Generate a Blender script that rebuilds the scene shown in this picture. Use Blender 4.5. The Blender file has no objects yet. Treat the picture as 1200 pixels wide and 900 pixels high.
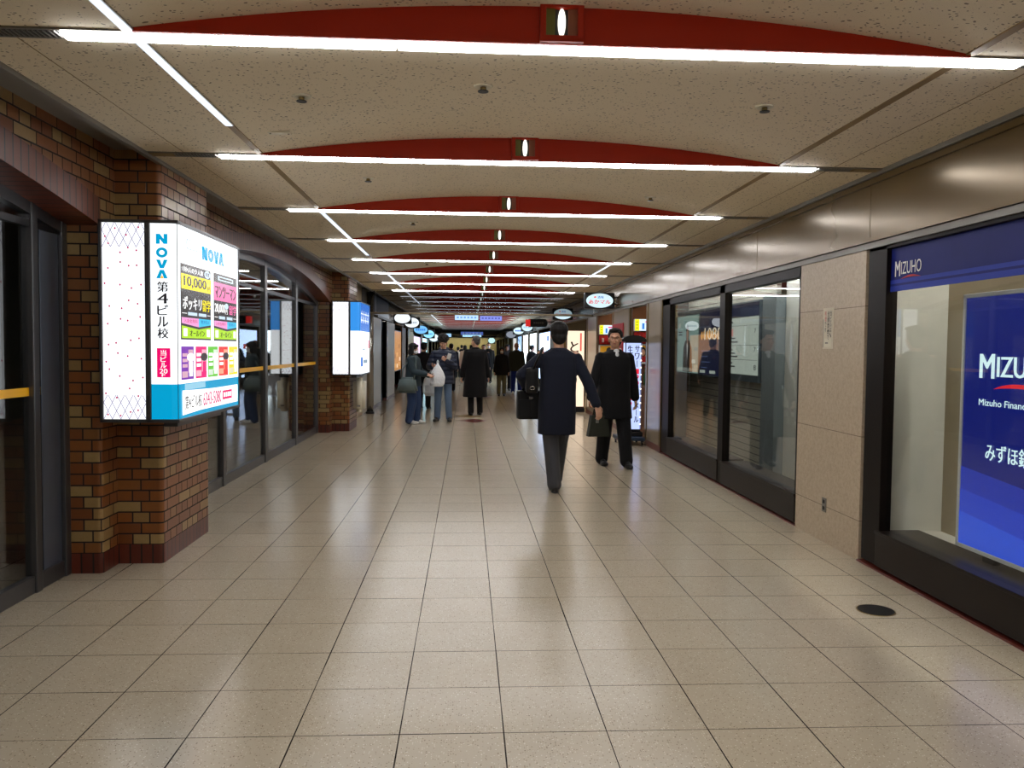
import bpy, bmesh, math, random
from mathutils import Vector, Matrix, Quaternion
random.seed(4)
SC = bpy.context.scene
COL = SC.collection
PI = math.pi

# ------------------------------------------------------------------ camera
F, YAW, PIT, ROL, CAMH = 950.2, math.radians(3.2235), math.radians(-2.523), math.radians(.572), 1.48
def _cam():
    cy, sy, cp, sp, cr, sr = math.cos(YAW), math.sin(YAW), math.cos(PIT), math.sin(PIT), math.cos(ROL), math.sin(ROL)
    w = Vector((sy*cp, cy*cp, sp)); r = Vector((cy, -sy, 0)); u = r.cross(w)
    rr = r*cr + u*sr; uu = -r*sr + u*cr
    cd = bpy.data.cameras.new('camera'); c = bpy.data.objects.new('camera', cd); COL.objects.link(c)
    m = Matrix((rr, uu, -w)).transposed().to_4x4(); m.translation = Vector((0, 0, CAMH)); c.matrix_world = m
    cd.sensor_fit = 'HORIZONTAL'; cd.sensor_width = 36; cd.lens = F/1200*36; cd.clip_end = 400; cd.clip_start = .05
    SC.camera = c
_cam()

# ------------------------------------------------------------------ materials
def s2l(v):
    v /= 255.
    return v/12.92 if v <= .04045 else ((v+.055)/1.055)**2.4
def rgb(*c): return tuple(s2l(x) for x in c) + (1,)
M = {}
class NT:
    def __init__(s, name):
        s.m = bpy.data.materials.new(name); s.m.use_nodes = True; s.t = s.m.node_tree; s.t.nodes.clear()
        s.out = s.n('ShaderNodeOutputMaterial'); M[name] = s.m
    def n(s, typ, **k):
        nd = s.t.nodes.new(typ)
        for a, v in k.items(): setattr(nd, a, v)
        return nd
    def l(s, a, b): s.t.links.new(a, b)
    def math(s, op, a, b=None, c=None, clamp=False):
        nd = s.n('ShaderNodeMath', operation=op); nd.use_clamp = clamp
        for i, v in enumerate((a, b, c)):
            if v is None: continue
            if isinstance(v, (int, float)): nd.inputs[i].default_value = v
            else: s.l(v, nd.inputs[i])
        return nd.outputs[0]
    def mix(s, f, a, b):
        nd = s.n('ShaderNodeMix', data_type='RGBA')
        for i, v in ((0, f), (6, a), (7, b)):
            if isinstance(v, (int, float)): nd.inputs[i].default_value = v
            elif isinstance(v, tuple): nd.inputs[i].default_value = v
            else: s.l(v, nd.inputs[i])
        return nd.outputs[2]
    def coord(s, which='Object'): return s.n('ShaderNodeTexCoord').outputs[which]
    def noise(s, vec, scale, detail=3, rough=.55):
        nd = s.n('ShaderNodeTexNoise'); nd.inputs['Scale'].default_value = scale
        nd.inputs['Detail'].default_value = detail; nd.inputs['Roughness'].default_value = rough
        if vec is not None: s.l(vec, nd.inputs['Vector'])
        return nd.outputs['Fac']
    def map(s, vec, scale=(1, 1, 1), loc=(0, 0, 0), rot=(0, 0, 0)):
        nd = s.n('ShaderNodeMapping'); nd.inputs['Scale'].default_value = scale; nd.inputs['Location'].default_value = loc
        nd.inputs['Rotation'].default_value = rot; s.l(vec, nd.inputs['Vector']); return nd.outputs[0]
    def ramp(s, f, stops):
        nd = s.n('ShaderNodeValToRGB'); e = nd.color_ramp.elements
        while len(e) < len(stops): e.new(.5)
        for x, (p, c) in zip(e, stops): x.position = p; x.color = c
        s.l(f, nd.inputs[0]); return nd.outputs[0]
    def bump(s, h, strength=.2, dist=.01):
        nd = s.n('ShaderNodeBump'); nd.inputs['Strength'].default_value = strength; nd.inputs['Distance'].default_value = dist
        s.l(h, nd.inputs['Height']); return nd.outputs[0]
    def bsdf(s, col, rough=.5, metal=0, normal=None, spec=.5, coat=0, coatr=.1, emi=None, emis=0):
        b = s.n('ShaderNodeBsdfPrincipled')
        for k, v in (('Base Color', col), ('Roughness', rough), ('Metallic', metal), ('Specular IOR Level', spec), ('Coat Weight', coat), ('Coat Roughness', coatr)):
            if isinstance(v, (int, float, tuple)): b.inputs[k].default_value = v
            else: s.l(v, b.inputs[k])
        if normal is not None: s.l(normal, b.inputs['Normal'])
        if emi is not None:
            b.inputs['Emission Color'].default_value = emi; b.inputs['Emission Strength'].default_value = emis
        s.l(b.outputs[0], s.out.inputs[0]); return b

def plain(name, c, rough=.5, metal=0, var=.12, scale=6, bump=0, bscale=60, spec=.5, coat=0):
    t = NT(name); co = t.coord()
    f = t.noise(co, scale)
    col = t.mix(f, tuple(x*(1-var) for x in c[:3])+(1,), tuple(min(1, x*(1+var)) for x in c[:3])+(1,))
    nrm = t.bump(t.noise(co, bscale, 4), bump, .004) if bump else None
    t.bsdf(col, rough, metal, nrm, spec, coat)
    return t.m
def glow(name, c, s=1., rough=.25):
    t = NT(name)
    t.bsdf(tuple(x*.25 for x in c[:3])+(1,), rough, emi=c, emis=s); return t.m
def fabric(name, c, rough=.85, scale=500, bump=.25, fold=9):
    t = NT(name); co = t.coord()
    w = t.noise(co, scale, 2); f = t.noise(t.map(co, (1, 1, .5)), fold, 2)
    col = t.mix(w, tuple(x*.8 for x in c[:3])+(1,), tuple(min(1, x*1.25) for x in c[:3])+(1,))
    h = t.math('ADD', t.math('MULTIPLY', w, .12), f)
    b = t.bsdf(col, rough, 0, t.bump(h, bump, .02), .2)
    b.inputs['Sheen Weight'].default_value = .06; b.inputs['Sheen Roughness'].default_value = .5
    return t.m
def glass(name, tint=(1, 1, 1, 1), k=1.0, rough=0.0):
    t = NT(name)
    fr = t.n('ShaderNodeFresnel'); geo = t.n('ShaderNodeNewGeometry')
    t.l(t.math('MULTIPLY_ADD', geo.outputs['Backfacing'], 1/1.5-1.5, 1.5), fr.inputs[0])     # same reflectance from both sides of the sheet
    f = t.math('MULTIPLY', fr.outputs[0], k, clamp=True)
    a = t.n('ShaderNodeBsdfTransparent'); a.inputs[0].default_value = tint
    g = t.n('ShaderNodeBsdfGlossy'); g.inputs['Roughness'].default_value = rough
    mx = t.n('ShaderNodeMixShader'); t.l(f, mx.inputs[0]); t.l(a.outputs[0], mx.inputs[1]); t.l(g.outputs[0], mx.inputs[2])
    t.l(mx.outputs[0], t.out.inputs[0]); return t.m

TW, TX0, TD, TY0 = .39948, -1.44414, .42242, 2.63499
def mat_floor():
    t = NT('floor_tile'); co = t.coord()
    sp = t.n('ShaderNodeSeparateXYZ'); t.l(co, sp.inputs[0])
    ux = t.math('DIVIDE', t.math('SUBTRACT', sp.outputs[0], TX0), TW)
    uy = t.math('DIVIDE', t.math('SUBTRACT', sp.outputs[1], TY0), TD)
    dx = t.math('MULTIPLY', t.math('PINGPONG', ux, .5), TW)
    dy = t.math('MULTIPLY', t.math('PINGPONG', uy, .5), TD)
    cmb = t.n('ShaderNodeCombineXYZ')
    t.l(t.math('FLOOR', ux), cmb.inputs[0]); t.l(t.math('FLOOR', uy), cmb.inputs[1])
    wn = t.n('ShaderNodeTexWhiteNoise', noise_dimensions='2D'); t.l(cmb.outputs[0], wn.inputs['Vector'])
    n1 = t.noise(co, 1.3, 2); n2 = t.noise(t.map(co, loc=(7, 3, 0)), 1.7, 2)
    wx = t.math('MULTIPLY_ADD', n1, .0050, .0001); wy = t.math('MULTIPLY_ADD', n2, .0046, -.0002)
    jx = t.math('LESS_THAN', dx, wx); jy = t.math('LESS_THAN', dy, wy)
    j = t.math('MAXIMUM', jx, jy)
    dark = t.math('MULTIPLY', j, t.math('MULTIPLY_ADD', t.noise(t.map(co, loc=(1, 9, 0)), 2.1, 3), 1.5, .35, clamp=True))
    base = t.mix(wn.outputs['Value'], rgb(184, 171, 148), rgb(191, 178, 155))
    base = t.mix(t.noise(co, 3.5, 4), base, rgb(182, 168, 145))
    v = t.n('ShaderNodeTexVoronoi'); v.inputs['Scale'].default_value = 110; t.l(co, v.inputs['Vector'])
    sep = t.n('ShaderNodeSeparateColor'); t.l(v.outputs['Color'], sep.inputs[0])
    near = t.math('LESS_THAN', v.outputs['Distance'], .3)
    dk = t.math('MULTIPLY', near, t.math('GREATER_THAN', sep.outputs[0], .74))
    lt = t.math('MULTIPLY', near, t.math('LESS_THAN', sep.outputs[0], .24))
    base = t.mix(t.math('MULTIPLY', dk, .75), base, rgb(112, 94, 74))
    base = t.mix(t.math('MULTIPLY', lt, .7), base, rgb(226, 214, 192))
    col = t.mix(dark, base, rgb(40, 32, 28))
    # every slab lies a hair out of level
    c2 = t.n('ShaderNodeVectorMath', operation='SUBTRACT'); t.l(wn.outputs['Color'], c2.inputs[0]); c2.inputs[1].default_value = (.5, .5, .5)
    c3 = t.n('ShaderNodeVectorMath', operation='MULTIPLY'); t.l(c2.outputs[0], c3.inputs[0]); c3.inputs[1].default_value = (.008, .008, 0)
    geo = t.n('ShaderNodeNewGeometry')
    bp = t.n('ShaderNodeBump'); bp.inputs['Strength'].default_value = .03; bp.inputs['Distance'].default_value = .01
    t.l(t.noise(co, 9, 3), bp.inputs['Height'])
    ad = t.n('ShaderNodeVectorMath', operation='ADD'); t.l(bp.outputs[0], ad.inputs[0]); t.l(c3.outputs[0], ad.inputs[1])
    nm = t.n('ShaderNodeVectorMath', operation='NORMALIZE'); t.l(ad.outputs[0], nm.inputs[0])
    ro = t.math('MULTIPLY_ADD', t.noise(co, 5, 4), .09, .15)
    t.bsdf(col, ro, 0, nm.outputs[0], t.math('MULTIPLY_ADD', dark, -.5, .52, clamp=True))
mat_floor()
def mat_ceiling():
    t = NT('ceiling_panel'); co = t.coord()
    nz = t.n('ShaderNodeTexNoise'); nz.inputs['Scale'].default_value = 14; t.l(co, nz.inputs['Vector'])
    mx = t.n('ShaderNodeVectorMath', operation='MULTIPLY_ADD'); t.l(nz.outputs['Color'], mx.inputs[0]); mx.inputs[1].default_value = (.05, .05, 0); t.l(co, mx.inputs[2])
    v = t.n('ShaderNodeTexVoronoi'); v.inputs['Scale'].default_value = 1; t.l(t.map(mx.outputs[0], (52, 64, 1)), v.inputs['Vector'])
    sep = t.n('ShaderNodeSeparateColor'); t.l(v.outputs['Color'], sep.inputs[0])
    fl = t.math('MULTIPLY', t.math('LESS_THAN', v.outputs['Distance'], t.math('MULTIPLY', sep.outputs[1], .36)), t.math('GREATER_THAN', sep.outputs[0], .25))
    v2 = t.n('ShaderNodeTexVoronoi'); v2.inputs['Scale'].default_value = 1; t.l(t.map(mx.outputs[0], (110, 130, 1)), v2.inputs['Vector'])
    fl2 = t.math('LESS_THAN', v2.outputs['Distance'], .16)
    base = t.mix(t.noise(co, 1.2, 4), rgb(234, 221, 196), rgb(242, 230, 206))
    col = t.mix(t.math('MULTIPLY', fl2, .3), base, rgb(120, 104, 86))
    col = t.mix(t.math('MULTIPLY', fl, .8), col, rgb(92, 76, 60))
    t.bsdf(col, .8, 0, t.bump(t.math('SUBTRACT', 1., fl), .3, .004), .25)
mat_ceiling()
def mat_brick(name, axis):
    """glazed bricks: a course of stretchers, a course of headers; axis says which object coordinate runs along the wall"""
    t = NT(name); co = t.coord(); sp = t.n('ShaderNodeSeparateXYZ'); t.l(co, sp.inputs[0])
    u = t.math('ADD', sp.outputs[0], sp.outputs[1])
    cmb = t.n('ShaderNodeCombineXYZ'); t.l(u, cmb.inputs[0]); t.l(t.math('SUBTRACT', sp.outputs[2], .13), cmb.inputs[1])
    br = t.n('ShaderNodeTexBrick'); t.l(cmb.outputs[0], br.inputs['Vector'])
    br.inputs['Scale'].default_value = 1; br.inputs['Mortar Size'].default_value = .0055; br.inputs['Mortar Smooth'].default_value = .25
    br.inputs['Brick Width'].default_value = .225; br.inputs['Row Height'].default_value = .0735; br.inputs['Bias'].default_value = -.1
    br.offset = .5; br.offset_frequency = 2; br.squash = .5; br.squash_frequency = 2
    br.inputs['Color1'].default_value = (0, 0, 0, 1); br.inputs['Color2'].default_value = (1, 1, 1, 1); br.inputs['Mortar'].default_value = (0, 0, 0, 1)
    tint = t.ramp(br.outputs['Color'], [(0, rgb(122, 68, 32)), (.38, rgb(142, 84, 38)), (.52, rgb(138, 90, 46)), (.60, rgb(154, 120, 70)), (.85, rgb(168, 142, 92))])
    tint = t.mix(t.math('MULTIPLY', t.noise(co, 30, 4), .4), tint, rgb(106, 66, 34))
    col = t.mix(br.outputs['Fac'], tint, rgb(26, 20, 17))
    h = t.math('SUBTRACT', t.math('MULTIPLY', t.noise(co, 80, 3), .15), br.outputs['Fac'])
    ro = t.math('MULTIPLY_ADD', br.outputs['Fac'], .5, .3)
    t.bsdf(col, ro, 0, t.bump(h, .6, .006), .5)
mat_brick('brick', 0)
def mat_soldier(name, c1, c2, w, uv):
    t = NT(name)
    if uv:
        sp = t.n('ShaderNodeSeparateXYZ'); t.l(t.coord('UV'), sp.inputs[0]); u = sp.outputs[0]
    else:
        sp = t.n('ShaderNodeSeparateXYZ'); t.l(t.coord(), sp.inputs[0]); u = t.math('ADD', sp.outputs[0], sp.outputs[1])
    q = t.math('DIVIDE', u, w)
    m = t.math('LESS_THAN', t.math('MULTIPLY', t.math('PINGPONG', q, .5), w), .0055)
    wn = t.n('ShaderNodeTexWhiteNoise', noise_dimensions='1D'); t.l(t.math('FLOOR', q), wn.inputs['W'])
    co = t.coord()
    col = t.mix(wn.outputs['Value'], c1, c2); col = t.mix(t.math('MULTIPLY', t.noise(co, 40, 3), .4), col, tuple(x*.6 for x in c1[:3])+(1,))
    col = t.mix(m, col, rgb(30, 22, 20))
    t.bsdf(col, .35, 0, t.bump(t.math('SUBTRACT', 1., m), .5, .005), .5)
mat_soldier('arch_brick', rgb(100, 52, 36), rgb(120, 64, 44), .075, True)
mat_soldier('base_brick', rgb(88, 36, 24), rgb(110, 48, 30), .075, False)
def mat_stone():
    t = NT('travertine'); co = t.coord(); sp = t.n('ShaderNodeSeparateXYZ'); t.l(co, sp.inputs[0])
    j = None
    for z in (.28, .88, 1.8):
        d = t.math('LESS_THAN', t.math('ABSOLUTE', t.math('SUBTRACT', sp.outputs[2], z)), .0022)
        j = d if j is None else t.math('MAXIMUM', j, d)
    f = t.noise(co, 34, 8, .75); g = t.noise(co, 120, 2)
    col = t.ramp(f, [(.3, rgb(168, 150, 126)), (.5, rgb(186, 169, 144)), (.7, rgb(198, 182, 158))])
    col = t.mix(t.math('MULTIPLY', t.math('LESS_THAN', g, .36), .35), col, rgb(132, 108, 82))
    col = t.mix(j, col, rgb(96, 78, 62))
    t.bsdf(col, .42, 0, t.bump(f, .1, .004), .5)
mat_stone()
def mat_fascia():
    t = NT('fascia_metal'); co = t.coord()
    f = t.noise(t.map(co, (1, .3, 1)), 2.5, 3)
    col = t.mix(f, rgb(98, 79, 46), rgb(109, 90, 56))
    t.bsdf(col, .22, .4, t.bump(t.noise(co, 1.1, 2), .06, .03), .5)
mat_fascia()
def mat_louver():
    t = NT('slatted_wall'); co = t.coord(); sp = t.n('ShaderNodeSeparateXYZ'); t.l(co, sp.inputs[0])
    m = t.math('LESS_THAN', t.math('PINGPONG', t.math('DIVIDE', sp.outputs[2], .085), .5), .05)
    col = t.mix(m, t.mix(t.noise(co, 3), rgb(180, 174, 158), rgb(196, 189, 172)), rgb(40, 38, 36))
    t.bsdf(col, .4, 0, t.bump(t.math('SUBTRACT', 1., m), .4, .006))
mat_louver()
def mat_puffer(name, c):
    t = NT(name); co = t.coord(); sp = t.n('ShaderNodeSeparateXYZ'); t.l(co, sp.inputs[0])
    q = t.math('PINGPONG', t.math('DIVIDE', t.math('MULTIPLY_ADD', t.noise(co, 7, 2), .03, sp.outputs[2]), .085), .5)
    h = t.math('POWER', t.math('MULTIPLY', q, 2.), .5)
    t.bsdf(t.mix(t.noise(co, 60), tuple(x*.8 for x in c[:3])+(1,), c), .5, 0, t.bump(h, .8, .02), .35)

plain('red_paint', rgb(176, 40, 6), .45, var=.06, spec=.3)
plain('aluminium', rgb(178, 176, 170), .32, .8)
plain('grey_trim', rgb(128, 124, 116), .45, .3)
plain('brown_strip', rgb(146, 120, 76), .5, .2)
plain('vent_black', rgb(26, 23, 21), .6)
plain('bronze_dark', rgb(22, 16, 12), .45, .0, spec=.15)
plain('bronze_sill', rgb(30, 22, 17), .4, .0, spec=.2)
plain('bronze_gold', rgb(120, 100, 66), .3, .6)
plain('steel_frame', rgb(98, 97, 98), .33, .75)
plain('steel_dark', rgb(42, 41, 42), .35, .6)
plain('steel_panel', rgb(104, 112, 126), .3, .55)
plain('steel_bright', rgb(170, 166, 160), .22, .9)
plain('yellow_tape', rgb(255, 184, 0), .4)
plain('beige_metal', rgb(188, 170, 140), .35)
plain('red_granite', rgb(96, 36, 28), .3, scale=60)
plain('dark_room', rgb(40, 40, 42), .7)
plain('dim_plaster', rgb(112, 106, 98), .7)
plain('white_plaster', rgb(205, 202, 190), .6)
plain('beige_panel', rgb(158, 142, 116), .28, .25)
plain('cream_plastic', rgb(226, 219, 196), .4)
plain('black_plastic', rgb(20, 20, 22), .35)
plain('black_satin', rgb(12, 12, 13), .4)
plain('white_plastic', rgb(228, 228, 224), .4)
plain('brass', rgb(150, 128, 80), .35, .9)
plain('wood_brown', rgb(96, 58, 32), .45, bump=.1)
plain('blue_film', rgb(22, 32, 108), .5, spec=.2); plain('blue_film_light', rgb(44, 62, 160), .5, spec=.2)
plain('dark_glass_board', rgb(72, 80, 84), .35, spec=.25); plain('grey_panel', rgb(122, 130, 130), .5)
plain('ink', rgb(20, 20, 22), .5); plain('ink_red', rgb(196, 30, 34), .5); plain('ink_white', rgb(236, 236, 236), .5)
plain('paper', rgb(220, 210, 188), .7)
plain('end_wall', rgb(146, 134, 84), .6)
plain('green_glass', rgb(30, 78, 44), .2)
plain('noren_red', rgb(176, 22, 26), .7)
plain('olive_wall', rgb(120, 104, 66), .6)
plain('platform_blue', rgb(28, 48, 70), .5)
plain('rail_bronze', rgb(112, 100, 78), .35, .5)
glass('clear_glass', (.93, .95, .94, 1), 1.0)
glass('shop_glass', (.86, .88, .88, 1), 1.2)
glass('smoke_glass', (.60, .61, .62, 1), .12)
glow('tube_white', (.97, .975, 1, 1), 25); glow('tube_dim', (.95, .98, 1, 1), 1.0); glow('tube_far', (.95, .98, 1, 1), .45)
glow('lamp_white', (1, .97, .86, 1), 1.5)
glow('slot_white', (.80, .88, 1, 1), 1.15)
glow('sign_white', (.93, .97, 1, 1), 1.25)
glow('warm_strip', (1, .70, .34, 1), 1.6)
glow('shop_warm', (1, .78, .5, 1), 6.)
glow('shop_fill', (1, .97, .9, 1), 6.)
GLOWS = {}
def gl(r, g, b, s=1.0):
    k = (r, g, b, s)
    if k not in GLOWS: GLOWS[k] = glow('lit_print_%02x%02x%02x_%d' % (r, g, b, s*100), rgb(r, g, b), s)
    return GLOWS[k]

# ------------------------------------------------------------------ mesh building
class MB:
    def __init__(s): s.v = []; s.f = []; s.m = []; s.mats = []; s.uv = {}; s.sm = []
    def mi(s, mat):
        if isinstance(mat, str): mat = M[mat]
        if mat not in s.mats: s.mats.append(mat)
        return s.mats.index(mat)
    def add(s, vs, fs, mat, smooth=False):
        b = len(s.v); s.v += [tuple(v) for v in vs]; k = s.mi(mat)
        for f in fs: s.f.append(tuple(i+b for i in f)); s.m.append(k); s.sm.append(smooth)
        return s
    def box(s, x0, x1, y0, y1, z0, z1, mat, bev=0):
        x0, x1 = min(x0, x1), max(x0, x1); y0, y1 = min(y0, y1), max(y0, y1); z0, z1 = min(z0, z1), max(z0, z1)
        if bev > 0:
            bm = bmesh.new(); bmesh.ops.create_cube(bm, size=1)
            for v in bm.verts: v.co = Vector(((x0+x1)/2+v.co.x*(x1-x0), (y0+y1)/2+v.co.y*(y1-y0), (z0+z1)/2+v.co.z*(z1-z0)))
            bev = min(bev, .45*min(x1-x0, y1-y0, z1-z0))
            bmesh.ops.bevel(bm, geom=bm.edges[:], offset=bev, segments=2, profile=.6, affect='EDGES')
            return s.bm(bm, mat)
        v = [(x, y, z) for z in (z0, z1) for y in (y0, y1) for x in (x0, x1)]
        return s.add(v, [(0, 2, 3, 1), (4, 5, 7, 6), (0, 1, 5, 4), (2, 6, 7, 3), (0, 4, 6, 2), (1, 3, 7, 5)], mat)
    def bm(s, bm, mat, smooth=False, M4=None):
        bm.verts.index_update()
        s.add([(M4 @ v.co if M4 else v.co) for v in bm.verts], [[v.index for v in f.verts] for f in bm.faces], mat, smooth); bm.free(); return s
    def prism(s, poly, axis, a, b, mat):
        """poly in the two other axes (x,y)->z, (y,z)->x, (x,z)->y"""
        def P(p, t): return (p[0], p[1], t) if axis == 'z' else ((t, p[0], p[1]) if axis == 'x' else (p[0], t, p[1]))
        n = len(poly); vs = [P(p, a) for p in poly] + [P(p, b) for p in poly]
        fs = [tuple(range(n)), tuple(range(n, 2*n))[::-1]] + [(i, n+i, n+(i+1) % n, (i+1) % n) for i in range(n)]
        bm = bmesh.new(); bv = [bm.verts.new(v) for v in vs]
        for f in fs: bm.faces.new([bv[i] for i in f])
        bmesh.ops.recalc_face_normals(bm, faces=bm.faces[:]); return s.bm(bm, mat)
    def tube(s, pts, r, mat, seg=10, cap=True):
        pts = [Vector(p) for p in pts]; rs = r if isinstance(r, (list, tuple)) else [r]*len(pts)
        rings = []; up = None
        for i, p in enumerate(pts):
            d = (pts[min(i+1, len(pts)-1)] - pts[max(i-1, 0)]).normalized()
            if up is None: up = d.orthogonal().normalized()
            up = (up - d*up.dot(d)).normalized(); q = d.cross(up)
            rings.append([p + (up*math.cos(a)+q*math.sin(a))*rs[i] for a in [2*PI*k/seg for k in range(seg)]])
        vs = [v for rg in rings for v in rg]; fs = []
        for i in range(len(pts)-1):
            for k in range(seg): fs.append((i*seg+k, i*seg+(k+1) % seg, (i+1)*seg+(k+1) % seg, (i+1)*seg+k))
        s.add(vs, fs, mat, True)
        if cap:
            n = len(s.v)-len(vs); k = s.mi(mat)
            s.f.append(tuple(n+i for i in range(seg))[::-1]); s.m.append(k); s.sm.append(False)
            s.f.append(tuple(n+(len(pts)-1)*seg+i for i in range(seg))); s.m.append(k); s.sm.append(False)
        return s
    def cyl(s, c, r, z0, z1, mat, seg=20): return s.tube([(c[0], c[1], z0), (c[0], c[1], z1)], r, mat, seg)
    def sphere(s, c, r, mat, seg=14, rot=None):
        r = r if isinstance(r, (tuple, list)) else (r, r, r)
        bm = bmesh.new(); bmesh.ops.create_uvsphere(bm, u_segments=seg, v_segments=max(6, seg*2//3), radius=1)
        m4 = Matrix.Translation(Vector(c)) @ (rot.to_matrix().to_4x4() if rot else Matrix.Identity(4)) @ Matrix.Diagonal((*r, 1))
        return s.bm(bm, mat, True, m4)
    def build(s, name, parent=None, auto=False):
        me = bpy.data.meshes.new(name); me.from_pydata(s.v, [], s.f)
        for m in s.mats: me.materials.append(m)
        me.polygons.foreach_set('material_index', s.m); me.polygons.foreach_set('use_smooth', s.sm)
        me.update()
        o = bpy.data.objects.new(name, me); COL.objects.link(o)
        if parent: o.parent = parent; o.matrix_parent_inverse = parent.matrix_basis.inverted()
        return o
def tag(o, label=None, cat=None, group=None, kind=None):
    for k, v in (('label', label), ('category', cat), ('group', group), ('kind', kind)):
        if v: o[k] = v
    return o
def thing(name, label, cat, loc=(0, 0, 0), group=None):
    o = bpy.data.objects.new(name, None); o.empty_display_size = .1; COL.objects.link(o); o.location = loc
    return tag(o, label, cat, group)
def struct(mb, name, parent=None):
    o = mb.build(name, parent)
    if not parent: o['kind'] = 'structure'
    return o

# ------------------------------------------------------------------ lettering
_GL = {}
def glyphs(body, bold):
    k = (body, bold)
    if k not in _GL:
        c = bpy.data.curves.new('lettering', 'FONT'); c.body = body; c.offset = bold; c.resolution_u = 3
        o = bpy.data.objects.new('lettering', c); COL.objects.link(o)
        me = bpy.data.meshes.new_from_object(o.evaluated_get(bpy.context.evaluated_depsgraph_get()))
        v = [tuple(x.co) for x in me.vertices]; f = [tuple(p.vertices) for p in me.polygons]
        bpy.data.objects.remove(o); bpy.data.curves.remove(c); bpy.data.meshes.remove(me)
        xs = [p[0] for p in v]; ys = [p[1] for p in v]
        x0, x1, y0, y1 = min(xs), max(xs), min(ys), max(ys)
        _GL[k] = ([((p[0]-x0)/max(x1-x0, 1e-6), (p[1]-y0)/max(y1-y0, 1e-6)) for p in v], f)
    return _GL[k]
class Panel:
    """a flat printed face: o = lower-left corner, u = reading direction, n = outward normal; metres"""
    def __init__(s, mb, o, u, n, w=(0, 0, 1)):
        s.mb = mb; s.o = Vector(o); s.u = Vector(u); s.n = Vector(n); s.w = Vector(w)
    def P(s, a, b, k): return s.o + s.u*a + s.w*b + s.n*(.0012*k)
    def rect(s, a0, b0, a1, b1, mat, k=1):
        s.mb.add([s.P(a0, b0, k), s.P(a1, b0, k), s.P(a1, b1, k), s.P(a0, b1, k)], [(0, 1, 2, 3)], mat); return s
    def poly(s, pts, mat, k=1):
        s.mb.add([s.P(a, b, k) for a, b in pts], [tuple(range(len(pts)))], mat); return s
    def ell(s, a, b, ra, rb, mat, k=1, n=28): return s.poly([(a+ra*math.cos(2*PI*i/n), b+rb*math.sin(2*PI*i/n)) for i in range(n)], mat, k)
    def text(s, body, a0, b0, a1, b1, mat, k=2, bold=.0):
        v, f = glyphs(body, 0.)
        d = bold*.85*(b1-b0)
        for i, e in enumerate((0.,) if not bold else (-d, 0., d)):      # heavier strokes: the same glyph struck side by side
            s.mb.add([s.P(a0+d+e+(a1-a0-2*d)*x, b0+(b1-b0)*y, k+.25*i) for x, y in v], f, mat)
        return s
    def vtext(s, body, a0, a1, btop, ch, mat, k=2, bold=.0, gap=.12):
        b = btop
        for c in body:
            s.text(c, a0, b-ch*(1-gap), a1, b, mat, k, bold) if c not in 'ー一' else s.rect((a0+a1)/2-.06*(a1-a0), b-ch*.88, (a0+a1)/2+.06*(a1-a0), b, mat, k)
            b -= ch
        return s

# ================================================================== THE SETTING
YN, YF = -6.0, 82.0           # near and far end of the passage
XL, XR, CZ = -2.04, 2.784, 2.70
CXA, CXB, RISE = -1.317, 2.05, .135
TUBES = [3.33+2.02*k for k in range(-4, 26)]
def ceil_z(x, y):
    k = math.floor((y-TUBES[0])/2.02); f = (y-TUBES[0])/2.02-k
    if not CXA < x < CXB or y > TUBES[-1]: return CZ
    c = (CXA+CXB)/2; return CZ + RISE*f*(1-((x-c)/((CXB-CXA)/2))**2)

fl = MB().box(-8, 8, YN-1, YF+1, -.2, 0, 'floor_tile'); struct(fl, 'floor')
inl = MB()
for (cx, cy, a, b, m) in ((.15, 16.45, .28, .45, 'red_granite'), (.02, 17.55, .33, .42, 'brown_strip'), (.35, 24.6, .5, .8, 'red_granite')):
    inl.prism([(cx-a, cy), (cx, cy-b), (cx+a, cy), (cx, cy+b)], 'z', -.01, .0012, m)
struct(inl, 'trim_1')

# ceiling: between two light lines every bay rises from flat to a shallow arch
ce = MB()
for i in range(len(TUBES)-1):
    y0, y1 = TUBES[i]+.05, TUBES[i+1]-.052
    N, K = 20, 4; vs = []; fs = []
    for j in range(K+1):
        f = j/K; y = y0+(y1-y0)*f
        for n in range(N+1):
            x = CXA+(CXB-CXA)*n/N
            vs.append((x, y, CZ+RISE*f*(1-(2*n/N-1)**2)))
    for j in range(K):
        for n in range(N): a = j*(N+1)+n; fs.append((a, a+N+1, a+N+2, a+1))
    ce.add(vs, fs, 'ceiling_panel', True)
for i in range(len(TUBES)-1):
    y0, y1 = TUBES[i]+.05, TUBES[i+1]-.05
    ce.box(XL, CXA, y0, y1, CZ, CZ+.03, 'ceiling_panel'); ce.box(CXB, XR, y0, y1, CZ, CZ+.03, 'ceiling_panel')
ce.box(XL, XR, TUBES[-1]+.05, YF, CZ, CZ+.03, 'ceiling_panel'); ce.box(XL, XR, YN, TUBES[0]-.05, CZ, CZ+.03, 'ceiling_panel')
ce.box(-8, 8, YN-1, YF+1, 3.1, 3.2, 'dark_room')
struct(ce, 'ceiling')
# thin panel joints
jt = MB()
for x, w in ((-1.80, .004), (2.42, .004)): jt.box(x, x+w, YN, TUBES[-1], CZ-.002, CZ+.002, 'brown_strip')
struct(jt, 'trim_2')
# red arched faces above each light line
lu = MB()
for y in TUBES[1:]:
    N = 28; c = (CXA+CXB)/2; hw = (CXB-CXA)/2
    pts = [(c-hw+2*hw*n/N, CZ+(RISE+.012)*(1-(2*n/N-1)**2)) for n in range(N+1)]
    lu.prism(pts + [(c+hw, CZ-.012), (c-hw, CZ-.012)], 'y', y-.066, y-.052, 'red_paint')
struct(lu, 'trim_3')
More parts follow.
